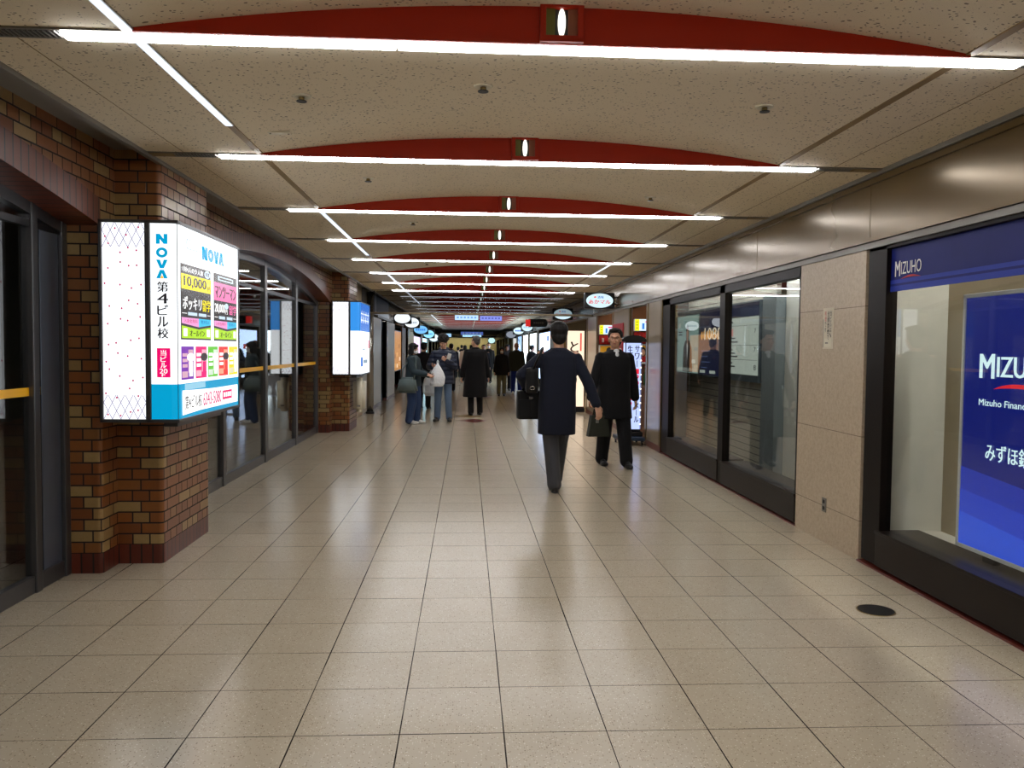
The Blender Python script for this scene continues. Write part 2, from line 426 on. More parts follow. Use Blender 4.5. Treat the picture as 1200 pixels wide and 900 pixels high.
# edges of the ceiling
ed = MB()
ed.box(XL-.02, XL+.015, YN, YF, CZ-.025, CZ+.05, 'grey_trim'); ed.box(-2.36, XL-.02, YN, YF, 2.765, 2.80, 'grey_trim')
ed.box(XR-.035, XR+.02, YN, YF, CZ-.03, CZ+.04, 'grey_trim'); ed.box(XR-.018, XR+.03, YN, YF, CZ-.07, CZ-.032, 'fascia_metal')
struct(ed, 'trim_4')

# left brick wall: stepped piers and shallow arches, one every 8.72 m
MODL = 8.72; PY = [5.32-MODL, 5.32, 5.32+MODL]
def rounded(poly, r, n=4):
    out = []
    for i, p in enumerate(poly):
        a = Vector(poly[i-1]); b = Vector(p); c = Vector(poly[(i+1) % len(poly)])
        d1 = (a-b).normalized(); d2 = (c-b).normalized()
        if d1.cross(d2) if False else (d1.x*d2.y-d1.y*d2.x) < 0:
            q = b+d1*r+d2*r
            a0 = math.atan2((b+d1*r-q).y, (b+d1*r-q).x); a1 = math.atan2((b+d2*r-q).y, (b+d2*r-q).x)
            da = (a1-a0+PI) % (2*PI)-PI
            for k in range(n+1): t = a0+da*k/n; out.append((q.x+r*math.cos(t), q.y+r*math.sin(t)))
        else: out.append(tuple(b))
    return out
wl = MB(); bc = MB(); ar = MB()
SPR, APX, BAND = 2.232, .32, .17
for y in PY:
    poly = [(-2.62, y), (-2.335, y), (-2.335, y+.24), (XL, y+.24), (XL, y+1.22), (-2.335, y+1.22), (-2.335, y+1.46), (-2.62, y+1.46)]
    pol = []
    for i, p in enumerate(poly):           # only the outer corners are bull-nosed
        if i in (1, 3, 4, 6):
            a = Vector(poly[i-1]); b = Vector(p); c = Vector(poly[i+1]); d1 = (a-b).normalized(); d2 = (c-b).normalized(); r = .028
            q = b+d1*r+d2*r; v0 = b+d1*r-q; v1 = b+d2*r-q
            for k in range(5):
                t = k/4; vv = (v0*math.cos(t*PI/2)+v1*math.sin(t*PI/2)); pol.append((q.x+vv.x, q.y+vv.y))
        else: pol.append(p)
    wl.prism(pol, 'z', .13, 2.80, 'brick'); bc.prism(pol, 'z', 0, .13, 'base_brick')
def arc(d, half, rise):
    R = (half*half+rise*rise)/(2*rise); return math.sqrt(R*R-(half-d)**2)-(R-rise)
for y0 in [p+1.46 for p in PY[:-1]]:
    half = (MODL-1.46)/2; n = 40
    low = [(y0+2*half*i/n, SPR+arc(2*half*i/n, half, APX)) for i in range(n+1)]
    up = [(y, min(z+BAND, 2.80)) for y, z in low]
    # brick above the band
    for i in range(n):
        (ya, za), (yb, zb) = up[i], up[i+1]
        ya -= .05*(i == 0); yb += .05*(i == n-1)
        if min(za, zb) < 2.78: wl.prism([(ya, za), (yb, zb), (yb, 2.80), (ya, 2.80)], 'x', -2.62, -2.337, 'brick')
    # band of upright bricks and its underside
    vs = []; 
    for (y, z), (y2, z2) in zip(low, up): vs += [(-2.62, y, z), (-2.325, y, z), (-2.325, y2, z2), (-2.62, y2, z2)]
    fs = [];
    for i in range(n): a = 4*i; fs += [(a, a+4, a+5, a+1), (a+1, a+5, a+6, a+2)]
    base = len(ar.v); nf = len(ar.f); ar.add(vs, fs, 'arch_brick')
    L = 0; acc = [0]
    for i in range(n): L += (Vector(low[i+1])-Vector(low[i])).length; acc.append(L)
    for q in range(len(fs)): ar.uv[nf+q] = [(acc[(v)//4], 0) for v in fs[q]]
w_left = struct(wl, 'wall_left'); bc.build('base_course', w_left)
ao = ar.build('brick_arch', w_left)
ul = ao.data.uv_layers.new(name='UVMap')
for p in ao.data.polygons:
    for li, uvc in zip(p.loop_indices, ar.uv.get(p.index, [(0, 0)]*4)): ul.data[li].uv = uvc

# dark lobbies behind the left glass
lb = MB()
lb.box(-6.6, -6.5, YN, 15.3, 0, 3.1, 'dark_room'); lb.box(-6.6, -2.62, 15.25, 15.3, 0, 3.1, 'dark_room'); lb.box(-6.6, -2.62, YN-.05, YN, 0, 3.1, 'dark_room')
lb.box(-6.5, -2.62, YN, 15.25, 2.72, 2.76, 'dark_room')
for y in PY: lb.box(-6.5, -2.62, y+.6, y+.85, 0, 2.72, 'dim_plaster')
struct(lb, 'wall_left_lobby')

# left storefronts: steel door frames set back under the arches
def storefront(idx, p0, posts, label):
    y0, y1 = p0+1.46, p0+MODL; half = (MODL-1.46)/2; x0, x1 = -2.60, -2.53
    top = lambda y: SPR+arc(min(max(y-y0, 0), 2*half), half, APX)
    fr = MB()
    for (a, b) in posts: fr.box(x0, x1, a, b, 0, top((a+b)/2)+.01, 'steel_frame', .006)
    n = 40
    for i in range(n):
        a, b = y0+2*half*i/n, y0+2*half*(i+1)/n
        fr.prism([(a, top(a)+.004), (b, top(b)+.004), (b, top(b)-.07), (a, top(a)-.07)], 'x', x0+.01, x1-.005, 'steel_frame')
    o = struct(fr, 'door_%d' % idx)
    gaps = [(posts[i][1], posts[i+1][0]) for i in range(len(posts)-1)]
    for a, b in gaps:
        MB().box(x0+.01, x1-.012, a, b, .0, .105, 'steel_frame', .006).build('kick_plate', o)
        n2 = 14; pts = [(a, .10)] + [(b, .10)] + [(b+(a-b)*k/n2, top(b+(a-b)*k/n2)-.03) for k in range(n2+1)]
        MB().prism(pts, 'x', -2.57, -2.562, 'shop_glass').build('pane', o)
        MB().box(-2.5615, -2.5600, a, b, 1.172, 1.222, 'yellow_tape').build('warning_stripe', o)
        MB().box(x0+.015, x1-.015, a, b, 2.16, 2.20, 'steel_dark').build('transom', o)
    return o
storefront(1, PY[0], [(-1.94, -1.87), (-.1, -.02), (1.7, 1.78), (3.45, 3.53), (4.90, 4.965), (5.255, 5.32)], '')
storefront(2, PY[1], [(6.78, 6.85), (8.60, 8.69), (10.38, 10.50), (12.22, 12.34), (13.94, 14.04)], '')
# blind metal bay beside the first jamb
bp_ = MB().box(-2.585, -2.555, 5.03, 5.25, .1, 2.2, 'steel_panel', .004); bp_.box(-2.59, -2.56, 4.965, 5.03, .1, 2.2, 'vent_black')
struct(bp_, 'trim_5')

# right wall: fascia, stone pillar, shop pillars
wr = MB()
wr.prism([(XR, 5.55), (XR, 6.655), (2.96, 6.655), (2.96, 5.55)], 'z', 0, 2.19, 'travertine')
w_right = struct(wr, 'wall_right')
fa = MB(); joints = [5.514-2.19*k for k in range(6, -1, -1)] + [5.514+2.19*k for k in range(1, 34)]
for a, b in zip(joints[:-1], joints[1:]): fa.box(XR, XR+.04, a+.002, b-.002, 2.265, 2.63, 'fascia_metal', .003)
fa.build('fascia', w_right)
ft = MB(); ft.box(XR-.03, XR+.04, YN, YF-6, 2.235, 2.262, 'fascia_metal'); ft.box(XR-.012, XR+.10, YN, YF-6, 2.19, 2.232, 'grey_trim')
ft.box(XR+.04, XR+.06, YN, YF-6, 2.19, 2.8, 'vent_black')
ft.build('fascia_rail', w_right)
bs = MB(); bs.box(XR-.012, XR+.10, YN, 5.55, 0, .012, 'red_granite'); bs.box(XR-.004, XR+.10, 6.655, 11.45, 0, .012, 'red_granite')
struct(bs, 'baseboard_right')

# right window with the bank display
def window(idx, y0, y1, posts, zt):
    fr = MB()
    for a, b in posts: fr.box(XR+.005, XR+.085, a, b, .03, zt+.09, 'bronze_dark', .005)
    fr.box(XR+.005, XR+.085, y0, y1, zt, zt+.1, 'bronze_dark', .004)
    o = struct(fr, 'window_%d' % idx)
    for (a, b) in [(posts[i][1], posts[i+1][0]) for i in range(len(posts)-1)]:
        s = MB(); s.box(XR-.005, XR+.10, a-.03, b+.03, .03, .255, 'bronze_sill', .006); s.box(XR-.012, XR+.3, a-.03, b+.03, .25, .272, 'bronze_sill', .004)
        s.build('window_sill', o)
        MB().box(XR+.046, XR+.054, a-.01, b+.01, .26, zt+.02, 'shop_glass' if idx == 2 else 'clear_glass').build('pane', o)
    return o
win1 = window(1, .6, 5.52, [(.6, .7), (5.28, 5.52)], 2.165)
win2 = window(2, 6.66, 11.45, [(6.66, 6.70), (8.66, 8.84), (11.05, 11.45)], 2.10)
hb = MB(); hb.box(XR+.036, XR+.042, .7, 5.285, 1.88, 2.17, 'blue_film'); P = Panel(hb, (XR+.036, 5.285, 1.88), (0, -1, 0), (-1, 0, 0))
P.rect(0, 0, 4.5, .035, 'blue_film_light', 2); P.rect(0, .035, 4.5, .05, 'blue_film', 2); P.rect(0, .05, 4.5, .075, 'blue_film_light', 2)
hbo = hb.build('header_band', win1)
lg = MB(); P = Panel(lg, (XR+.036, 5.285, 1.88), (0, -1, 0), (-1, 0, 0))
P.text('M', .06, .095, .125, .195, 'ink_white', 3, .03); P.text('IZUHO', .135, .105, .37, .185, 'ink_white', 3, .012)
P.poly([(.13+.24*i/10, .075+.02*math.sin(PI*i/10)) for i in range(11)] + [(.37-.24*i/10, .075+.008*math.sin(PI*i/10)) for i in range(1, 10)], 'ink_red', 3)
lg.build('logo_lettering', hbo)
r1 = MB(); r1.box(2.86, 3.27, 5.36, 5.42, .25, 2.7, 'white_plaster'); r1.box(3.27, 3.33, .4, 5.42, .25, 2.7, 'beige_panel')
r1.box(2.90, 3.3, .4, 5.42, 2.62, 2.66, 'white_plaster'); r1.box(2.86, 3.33, .35, .4, .25, 2.7, 'white_plaster'); r1.box(2.89, 3.3, .4, 5.4, .2, .25, 'white_plaster')
struct(r1, 'wall_right_bank')
# interior of the second window
for nm, bx in (('wall_right_lobby', (3.42, 3.47, 8.82, 12.44, 0, 2.7, 'slatted_wall')), ('wall_right_screen', (3.36, 3.42, 6.5, 8.40, 0, 2.7, 'white_plaster')), ('wall_right_return', (2.96, 3.36, 6.5, 6.56, 0, 2.7, 'white_plaster')),
               ('ceiling_lobby', (2.9, 3.5, 6.5, 12.44, 2.60, 2.64, 'dim_plaster')), ('trim_9', (3.26, 3.41, 8.42, 8.81, .0, 2.08, 'grey_panel')), ('wall_right_lobby_end', (2.90, 3.42, 12.4, 12.44, 0, 2.6, 'dim_plaster'))):
    struct(MB().box(*bx), nm)


# far right: pillars between the restaurants, plain backs of the shops
rp = MB()
def pil(y0, y1, gold=True, x=XR):
    rp.box(x, 3.0, y0+.10, y1-.10, .09, 2.19, 'beige_panel', .006)
    rp.box(x-.012, 3.0, y0, y0+.1, .09, 2.19, 'bronze_gold', .006); rp.box(x-.012, 3.0, y1-.1, y1, .09, 2.19, 'bronze_gold', .006)
    rp.box(x-.006, 3.0, y0, y1, 0, .09, 'red_granite')
RPIL = [(11.45, 12.45), (13.75, 15.4), (17.25, 18.7), (24.2, 26.9), (31.4, 32.2), (36, 36.8), (40.2, 41), (44.5, 45.3), (49, 50), (54, 55), (58.5, 59.5), (63, 64), (68, 69)]
for a, b in RPIL: pil(a, b)
rp.box(4.3, 4.4, 12.4, YF-6, 0, 3.1, 'olive_wall')
for a, b in RPIL[1:]: rp.box(3.0, 4.3, (a+b)/2-.05, (a+b)/2+.05, 0, 2.8, 'dim_plaster')
rp.box(2.83, 4.4, 12.44, YF-6, 2.55, 2.6, 'dim_plaster')
struct(rp, 'wall_right_shops')
# far left
lp = MB()
lp.box(-2.36, -2.28, 15.26, 19.2, 0, 2.8, 'beige_metal')
LPIL = [(19.2, 21.1), (22.5, 25), (30.6, 34), (39.6, 41), (46, 47.5), (51, 52.5), (56, 57.5), (61, 62.5), (66, 68)]
for a, b in LPIL:
    lp.box(-2.9, -2.2, a, b, .08, 2.19, 'beige_metal', .006); lp.box(-2.9, -2.185, a, a+.12, .08, 2.19, 'steel_bright', .005); lp.box(-2.9, -2.195, a, b, 0, .08, 'red_granite')
lp.box(-4.2, -4.1, 15.3, YF-6, 0, 3.1, 'dark_room')
for a, b in LPIL: lp.box(-4.1, -2.9, (a+b)/2-.05, (a+b)/2+.05, 0, 2.8, 'dim_plaster')
lp.box(-4.1, -2.3, 15.3, YF-6, 2.55, 2.6, 'dark_room')
w_ls = struct(lp, 'wall_left_shops')
lf = MB()
for a, b in zip(joints[12:-1], joints[13:]): lf.box(-2.24, -2.2, a+.002, b-.002, 2.265, 2.72, 'steel_panel' if a < 22 else 'fascia_metal', .003)
lf.box(-2.24, -2.17, 20, YF-6, 2.20, 2.262, 'grey_trim'); lf.build('fascia', w_ls)
# ends
we = MB(); we.box(-8, 8, YF-.1, YF, 0, 3.2, 'end_wall'); struct(we, 'wall_far')
we = MB(); we.box(-8, 8, YN-.2, YN-.05, 0, 3.2, 'dim_plaster'); struct(we, 'wall_near')
we = MB(); we.box(4.4, 4.5, YN, YF, 0, 3.2, 'dim_plaster'); we.box(2.83, 4.4, YN, YN+.1, 0, 3.1, 'dim_plaster'); we.box(-8, -6.6, YN, YN+.1, 0, 3.1, 'dim_plaster'); struct(we, 'wall_right_outer')
we = MB(); we.box(-4.2, -2.2, YF-6, YF-5.9, 0, 3.1, 'beige_panel'); we.box(2.784, 4.4, YF-6, YF-5.9, 0, 3.1, 'beige_panel'); struct(we, 'wall_far_returns')
# smoke curtains: glass hung from the ceiling with a metal bottom rail
for i, (y, x0, x1, zb) in enumerate(((17.75, -2.28, 2.78, 2.19), (52.6, -2.2, 2.78, 2.13))):
    g = MB(); g.box(x0, x1, y-.02, y+.02, zb, zb+.045, 'rail_bronze', .004); o = struct(g, 'trim_%d' % (6+i))
    for a, b in ((x0, -1.97), (-1.97, .4), (.4, x1)): MB().box(a+.004, b-.004, y-.004, y+.004, zb+.04, CZ+.12, 'smoke_glass').build('pane', o)

# ================================================================== CEILING THINGS
ORD = ('first second third fourth fifth sixth seventh eighth ninth tenth eleventh twelfth thirteenth fourteenth fifteenth sixteenth seventeenth eighteenth nineteenth twentieth '
       'twenty-first twenty-second twenty-third twenty-fourth twenty-fifth twenty-sixth twenty-seventh twenty-eighth twenty-ninth thirtieth thirty-first thirty-second thirty-third thirty-fourth thirty-fifth thirty-sixth thirty-seventh').split()
def copy_tree(o, dy=0, dx=0):
    c = o.copy(); COL.objects.link(c); c.location.y += dy; c.location.x += dx
    for ch in list(o.children):
        d = ch.copy(); COL.objects.link(d); d.parent = c; d.matrix_parent_inverse = ch.matrix_parent_inverse.copy()
        for g in list(ch.children):
            e = g.copy(); COL.objects.link(e); e.parent = d; e.matrix_parent_inverse = g.matrix_parent_inverse.copy()
    return c
y = TUBES[0]
root = thing('ceiling_tube_light', 'x', 'ceiling light', (.36, y, 2.7), 'tube lights across the ceiling')
h = MB(); h.box(XL+.02, XR-.03, y-.05, y+.05, 2.712, 2.74, 'grey_trim'); h.box(XL+.02, XR-.03, y-.05, y-.038, 2.692, 2.712, 'grey_trim'); h.box(XL+.02, XR-.03, y+.038, y+.05, 2.692, 2.712, 'grey_trim')
h.box(XL+.02, -1.88, y-.038, y+.038, 2.69, 2.705, 'brown_strip'); h.box(2.57, XR-.03, y-.038, y+.038, 2.69, 2.705, 'brown_strip'); h.build('housing', root)
for a, b in ((-1.875, -1.60), (2.32, 2.56)):
    v = MB(); v.box(a, b, y-.038, y+.038, 2.696, 2.706, 'vent_black')
    for i in range(14): xx = a+(b-a)*(i+.5)/14; v.box(xx-.003, xx+.003, y-.036, y+.036, 2.69, 2.697, 'grey_trim')
    v.build('vent', root)
XS = [-1.59, -.29, 1.01, 2.31]
for a, b in zip(XS[:-1], XS[1:]):
    t = MB(); t.box(a+.004, b-.004, y-.036, y+.036, 2.680, 2.712, 'tube_white', .006); t.build('diffuser', root)
lights = [root] + [copy_tree(root, 2.02*i) for i in range(1, len(TUBES))]
DIM = {}
for i, o in enumerate(lights):             # past the smoke curtain the tubes burn much lower
    if i-4 < 8: continue
    for ch in o.children:
        if ch.data.materials[0] == M['tube_white']:
            k = (ch.data.name, i-4 < 13)
            if k not in DIM: DIM[k] = ch.data.copy(); DIM[k].materials[0] = M['tube_dim' if k[1] else 'tube_far']
            ch.data = DIM[k]

for i, o in enumerate(lights):
    k = i-4
    if k < 0: o['label'] = 'white tube light across the ceiling above and behind the camera position'; 
    else: o['label'] = '%s white tube light across the ceiling, counted from the near end' % ORD[k]
# square lamps set in the red arches
y = TUBES[1]-.066
root = thing('arch_lamp', 'x', 'lamp', (.36, y, 2.77), 'square lamps in the red ceiling arches')
f = MB(); cx, cz, w, hh = .366, 2.768, .075, .066
for a in (-1, 1):
    f.box(cx+a*w-.012, cx+a*w+.012, y-.03, y+.002, cz-hh-.012, cz+hh+.012, 'red_paint', .003); f.box(cx-w, cx+w, y-.03, y+.002, cz+a*hh-.012, cz+a*hh+.012, 'red_paint', .003)
f.build('lamp_frame', root)
r = MB(); r.box(cx-w, cx+w, y-.004, y-.001, cz-hh, cz+hh, 'vent_black'); r.box(cx-w, cx-w*.35, y-.012, y-.004, cz-hh, cz+hh, plain('olive_reflector', rgb(110, 112, 48), .4)); r.box(cx+w*.35, cx+w, y-.012, y-.004, cz-hh, cz+hh, plain('rust_reflector', rgb(140, 84, 60), .4)); r.build('reflector', root)
MB().sphere((cx, y-.012, cz), (.016, .012, .056), 'lamp_white').build('lamp_bulb', root)
al = [root] + [copy_tree(root, 2.02*i) for i in range(1, len(TUBES)-1)]
for i, o in enumerate(al):
    k = i-3
    o['label'] = 'square lamp in the red ceiling arch overhead behind the camera position' if k < 0 else 'square lamp in the %s red ceiling arch from the near end' % ORD[k]
# long slots and strips along the ceiling
st = MB()
segs_l = [(-5.9, 4.62, 1), (4.62, 7.38, 0), (7.5, 10.9, 1), (10.9, 13.5, 0), (13.5, 17.6, 1), (17.8, 23, 1), (23, 30, 0), (30, 44, 1), (44, 55, 0)]
nslot = 0
for a, b, lit in segs_l:
    if not lit: st.box(CXA-.02, CXA+.02, a, b, CZ-.004, CZ+.012, 'brown_strip')
    else:
        nslot += 1; q = MB(); q.box(CXA-.024, CXA+.024, a, b, CZ-.008, CZ-.001, 'aluminium'); 
        o = thing('slot_light', 'thin white light slot along the left of the ceiling, %s from the near end' % ORD[nslot-1], 'ceiling light', (CXA, a, CZ), 'light slots along the ceiling')
        q.build('housing', o); MB().box(CXA-.019, CXA+.019, a+.01, b-.01, CZ-.012, CZ-.008, 'slot_white').build('diffuser', o)
st.box(CXB-.02, CXB+.02, -6, 11.5, CZ-.004, CZ+.012, 'brown_strip'); st.box(CXB-.02, CXB+.02, 13.4, 55, CZ-.004, CZ+.012, 'brown_strip')
o = thing('slot_light', 'short white light slot on the right of the ceiling before the hanging oval sign', 'ceiling light', (CXB, 11.5, CZ), 'light slots along the ceiling')
MB().box(CXB-.024, CXB+.024, 11.5, 13.4, CZ-.008, CZ-.001, 'aluminium').build('housing', o); MB().box(CXB-.019, CXB+.019, 11.51, 13.39, CZ-.012, CZ-.008, 'slot_white').build('diffuser', o)
struct(st, 'trim_8')
# sprinklers and small ceiling fittings
def sprinkler(x, y, label):
    z = ceil_z(x, y)+.003
    o = thing('ceiling_sprinkler', label, 'sprinkler', (x, y, z), 'sprinklers in the ceiling')
    MB().tube([(x, y, z), (x, y, z-.012)], [.05, .042], 'cream_plastic', 20).build('escutcheon', o)
    s = MB(); s.tube([(x, y, z-.01), (x, y, z-.03)], .014, 'brass', 10); s.tube([(x, y, z-.03), (x, y, z-.034)], .026, 'steel_dark', 14); s.build('sprinkler_head', o)
sprinkler(-.83, 4.15, 'round ceiling sprinkler, leftmost of the three behind the nearest tube light')
sprinkler(.07, 3.96, 'round ceiling sprinkler, middle of the three behind the nearest tube light')
sprinkler(1.51, 4.12, 'round ceiling sprinkler, rightmost of the three behind the nearest tube light')
sprinkler(1.518, 6.74, 'ceiling sprinkler on the right, just before the third tube light')
sprinkler(-.735, 6.1, 'ceiling sprinkler on the left, just before the third tube light')
sprinkler(-.55, 8.3, 'ceiling sprinkler on the left between the third and fourth tube lights')
sprinkler(-.6, 12.2, 'ceiling sprinkler on the left between the fifth and sixth tube lights')
sprinkler(1.2, 12.0, 'ceiling sprinkler on the right between the fifth and sixth tube lights')
def plate(x, y, w, d, m, label):
    z = ceil_z(x, y); o = thing('ceiling_plate', label, 'ceiling plate', (x, y, z))
    MB().box(x-w/2, x+w/2, y-d/2, y+d/2, z-.008, z+.006, m, .003).build('cover', o)
    p = MB(); 
    for a in (-.4, .4): p.cyl((x+a*w, y), .006, z-.0095, z-.007, 'steel_bright', 8)
    p.build('screw', o)
plate(-1.10, 4.86, .13, .06, 'cream_plastic', 'small rectangular ceiling plate on the left before the second tube light')
plate(-.24, 7.72, .28, .13, 'paper', 'wider pale ceiling plate just behind the third tube light')

# ================================================================== LIT BOXES ON THE BRICK PIERS
def light_box(y, label, kind):
    """wraps the corner of a pier: lattice face and name strip towards the near end, a long face along the passage"""
    o = thing('wall_light_box', label, 'sign', (-2.05, y+.6, 1.0))
    x0, x1, z0, z1, y1 = -2.285, -1.81, .99, 2.255, y+1.36
    body = MB(); body.box(x0, -2.042, y+.02, y+.34, z0+.01, z1-.01, 'steel_dark'); body.box(-2.038, x1-.005, y+.02, y1-.01, z0+.01, z1-.01, 'steel_dark'); body.box(x0, -2.042, y1-.36+.28, y1-.01, z0+.01, z1-.01, 'steel_dark')
    body.build('housing', o)
    fr = MB()
    for a, b in ((x0, x0+.02), (-2.005, -1.972)): fr.box(a, b, y-.012, y+.03, z0, z1, 'steel_frame', .004)
    for a, b in ((z0, z0+.022), (z1-.02, z1)):
        fr.box(x0, x1+.012, y-.012, y+.03, a, b, 'steel_frame', .004); fr.box(x1-.03, x1+.012, y, y1, a, b, 'steel_frame', .004)
    fr.box(x1-.02, x1+.008, y1-.012, y1+.004, z0, z1, 'steel_frame', .003)
    fr.box(-1.99, -1.90, y+.25, y+1.2, z0-.05, z0, 'steel_frame', .006)
    fr.build('frame', o)
    # faces
    f = MB(); f.box(x0+.02, -2.005, y, y+.02, z0+.022, z1-.02, 'sign_white'); lat = f.build('lattice_face', o)
    p = MB(); P = Panel(p, (x0+.02, y, z0+.022), (1, 0, 0), (0, -1, 0)); w, h = .26, z1-z0-.042
    rnd = random.Random(7 if kind == 'nova' else 8)
    lil = gl(160, 150, 186, .8); pk = gl(196, 50, 104, .9)
    def line(a, b, c, d, wd, m):
        dx, dy = c-a, d-b; L = math.hypot(dx, dy); nx, ny = -dy/L*wd, dx/L*wd
        P.poly([(a-nx, b-ny), (c-nx, d-ny), (c+nx, d+ny), (a+nx, b+ny)], m, 1)
    for (b0, b1) in ((h-.15, h), (0, .15)):
        n = 6
        for i in range(-3, n+3):
            for sgn in (1, -1):
                a = i*w/5; c = a+sgn*.075
                t0, t1 = 0, 1
                aa, bb, cc, dd = a, b0, c, b1
                if min(aa, cc) < 0 or max(aa, cc) > w:
                    k0 = min(max(((0 if (aa < 0) else w)-aa)/(cc-aa), 0), 1) if (aa < 0 or aa > w) else 0
                    k1 = min(max(((0 if (cc < 0) else w)-aa)/(cc-aa), 0), 1) if (cc < 0 or cc > w) else 1
                    if k1 <= k0: continue
                    aa, bb, cc, dd = a+(c-a)*k0, b0+(b1-b0)*k0, a+(c-a)*k1, b0+(b1-b0)*k1
                    if min(aa, cc) < -.001 or max(aa, cc) > w+.001: continue
                line(aa, bb, cc, dd, .0021, lil)
    for i in range(44): P.ell(w*((i % 4)+rnd.uniform(.2, .8))/4, h*((i//4)+rnd.uniform(.15, .85))/11, .0058, .0068, pk, 2, 8)
    p.build('print', lat)
    # name strip + side, one bent lit face
    def bend(z_a, z_b, m, name):
        q = MB(); r = .045; pts = [(-1.972, y)] + [(x1-r+r*math.sin(t), y+r-r*math.cos(t)) for t in [PI/2*k/8 for k in range(9)]] + [(x1, y1-.012)]
        vs = []; fs = []
        inner = [(-1.972, y+.02)] + [(x1-r+(r-.02)*math.sin(t), y+r-(r-.02)*math.cos(t)) for t in [PI/2*k/8 for k in range(9)]] + [(x1-.02, y1-.012)]
        n = len(pts)
        for zz in (z_a, z_b):
            for u in pts: vs.append((u[0], u[1], zz))
            for u in inner: vs.append((u[0], u[1], zz))
        for i in range(n-1):
            fs += [(i, i+1, 2*n+i+1, 2*n+i), (n+i+1, n+i, 3*n+i, 3*n+i+1), (2*n+i, 2*n+i+1, 3*n+i+1, 3*n+i), (i+1, i, n+i, n+i+1)]
        fs += [(0, 2*n, 3*n, n), (n-1, 2*n-1, 4*n-1, 3*n-1)]
        q.add(vs, fs, m); return q.build(name, o)
    zt, zb = z1-.02, z0+.022
    if kind == 'nova':
        cyan = gl(0, 158, 206); blk = gl(40, 36, 40, .8); pink = gl(236, 10, 108); wh = gl(255, 255, 255, 1.1); yel = gl(250, 232, 20); bk = gl(62, 60, 62, .8); ink = gl(34, 32, 34, .7)
        pk2 = gl(246, 120, 176); lim = gl(178, 226, 40); cyn2 = gl(70, 196, 232); lilp = gl(240, 160, 214); org = gl(250, 190, 30); pale = gl(206, 228, 246); grn = gl(110, 190, 70)
        bend(zb, 1.232, cyan, 'lower_face'); face = bend(1.232, zt, 'sign_white', 'lit_face')
        p = MB()
        S = Panel(p, (0, y, 0), (1, 0, 0), (0, -1, 0)); 
        def let(ch, a0, b0, a1, b1):
            w_, h_ = a1-a0, b1-b0; t = (.34 if a0 < 0 else .44)*w_
            if ch == 'N': S.poly([(a0, b0), (a0+t, b0), (a0+t, b1), (a0, b1)], cyan); S.poly([(a1-t, b0), (a1, b0), (a1, b1), (a1-t, b1)], cyan); S.poly([(a1-t, b0), (a1, b0), (a0+t, b1), (a0, b1)], cyan)
            elif ch == 'O':
                c = ((a0+a1)/2, (b0+b1)/2); n = 28; ri = .23 if a0 < 0 else .17
                for i in range(n):
                    u, v = 2*PI*i/n, 2*PI*(i+1)/n
                    S.poly([(c[0]+w_/2*math.cos(u), c[1]+h_/2*math.sin(u)), (c[0]+w_/2*math.cos(v), c[1]+h_/2*math.sin(v)), (c[0]+w_*ri*math.cos(v), c[1]+h_*ri*math.sin(v)), (c[0]+w_*ri*math.cos(u), c[1]+h_*ri*math.sin(u))], cyan)
            else:
                f = (lambda b: b) if ch == 'V' else (lambda b: b0+b1-b)
                m = (a0+a1)/2
                for q in ([(a0, f(b1)), (a0+t, f(b1)), (m+t*.28, f(b0)), (m-t*.5, f(b0))], [(a1, f(b1)), (a1-t, f(b1)), (m-t*.28, f(b0)), (m+t*.5, f(b0))]): S.poly(q, cyan, 1 if ch == 'V' else 1)
                if ch == 'A': S.poly([(m-.011, b0), (m+.011, b0), (m, b0+.022)], org, 2)
        for ch, b0, b1 in (('N', 2.108, 2.170), ('O', 2.023, 2.086), ('V', 1.957, 2.010), ('A', 1.894, 1.947)): let(ch, -1.937, b0, -1.866, b1)
        S.vtext('第4ビル校', -1.933, -1.863, 1.874, .0725, blk, 2, .035)
        S.rect(-1.937, 1.275, -1.855, 1.459, pink, 1); S.vtext('当ビル', -1.915, -1.878, 1.447, .039, wh, 2, .03); S.text('20', -1.921, 1.300, -1.872, 1.330, wh, 2, .03); S.text('F', -1.908, 1.280, -1.886, 1.297, wh, 2, .03)
        # long face: a = distance along the passage
        L = Panel(p, (x1, 0, 0), (0, 1, 0), (1, 0, 0)); dy = y-5.2
        def R(a0, z0_, a1, z1_, m, k=1): L.rect(a0+dy, z0_, a1+dy, z1_, m, k)
        def T(s_, a0, z0_, a1, z1_, m, k=3, b=.0): L.text(s_, a0+dy, z0_, a1+dy, z1_, m, k, b)
        ol = gl(90, 130, 160)
        bub = [(5.375, 2.11), (5.37, 2.15), (5.385, 2.165), (5.585, 2.165), (5.615, 2.15), (5.622, 2.125), (5.66, 2.108), (5.60, 2.106), (5.39, 2.10)]
        L.poly([(a+dy, b) for a, b in bub], ol, 1); c0 = (5.49, 2.134); L.poly([(c0[0]+(a-c0[0])*.95+dy, c0[1]+(b-c0[1])*.88) for a, b in bub], wh, 2)
        T('やっぱり', 5.41, 2.118, 5.58, 2.150, ol)
        for ch, a0, a1 in (('N', 5.675, 5.80), ('O', 5.805, 5.935), ('V', 5.935, 6.06), ('A', 6.05, 6.18)):
            old = S; S = L; let(ch, a0+dy, 2.066, a1+dy, 2.156); S = old
        for i in range(2): R(6.21+.07*i, 2.11, 6.255+.07*i, 2.15, pale, 1); R(6.21+.07*i, 2.06, 6.255+.07*i, 2.095, pale, 1)
        R(5.30, 2.075, 5.62, 2.08, pale)
        # first offer
        R(5.256, 1.515, 5.862, 2.0, bk); R(5.268, 1.84, 5.868, 1.937, yel, 2); T('10,000', 5.31, 1.853, 5.76, 1.925, ink, 3, .07); T('円', 5.785, 1.853, 5.845, 1.885, ink, 3, .01)
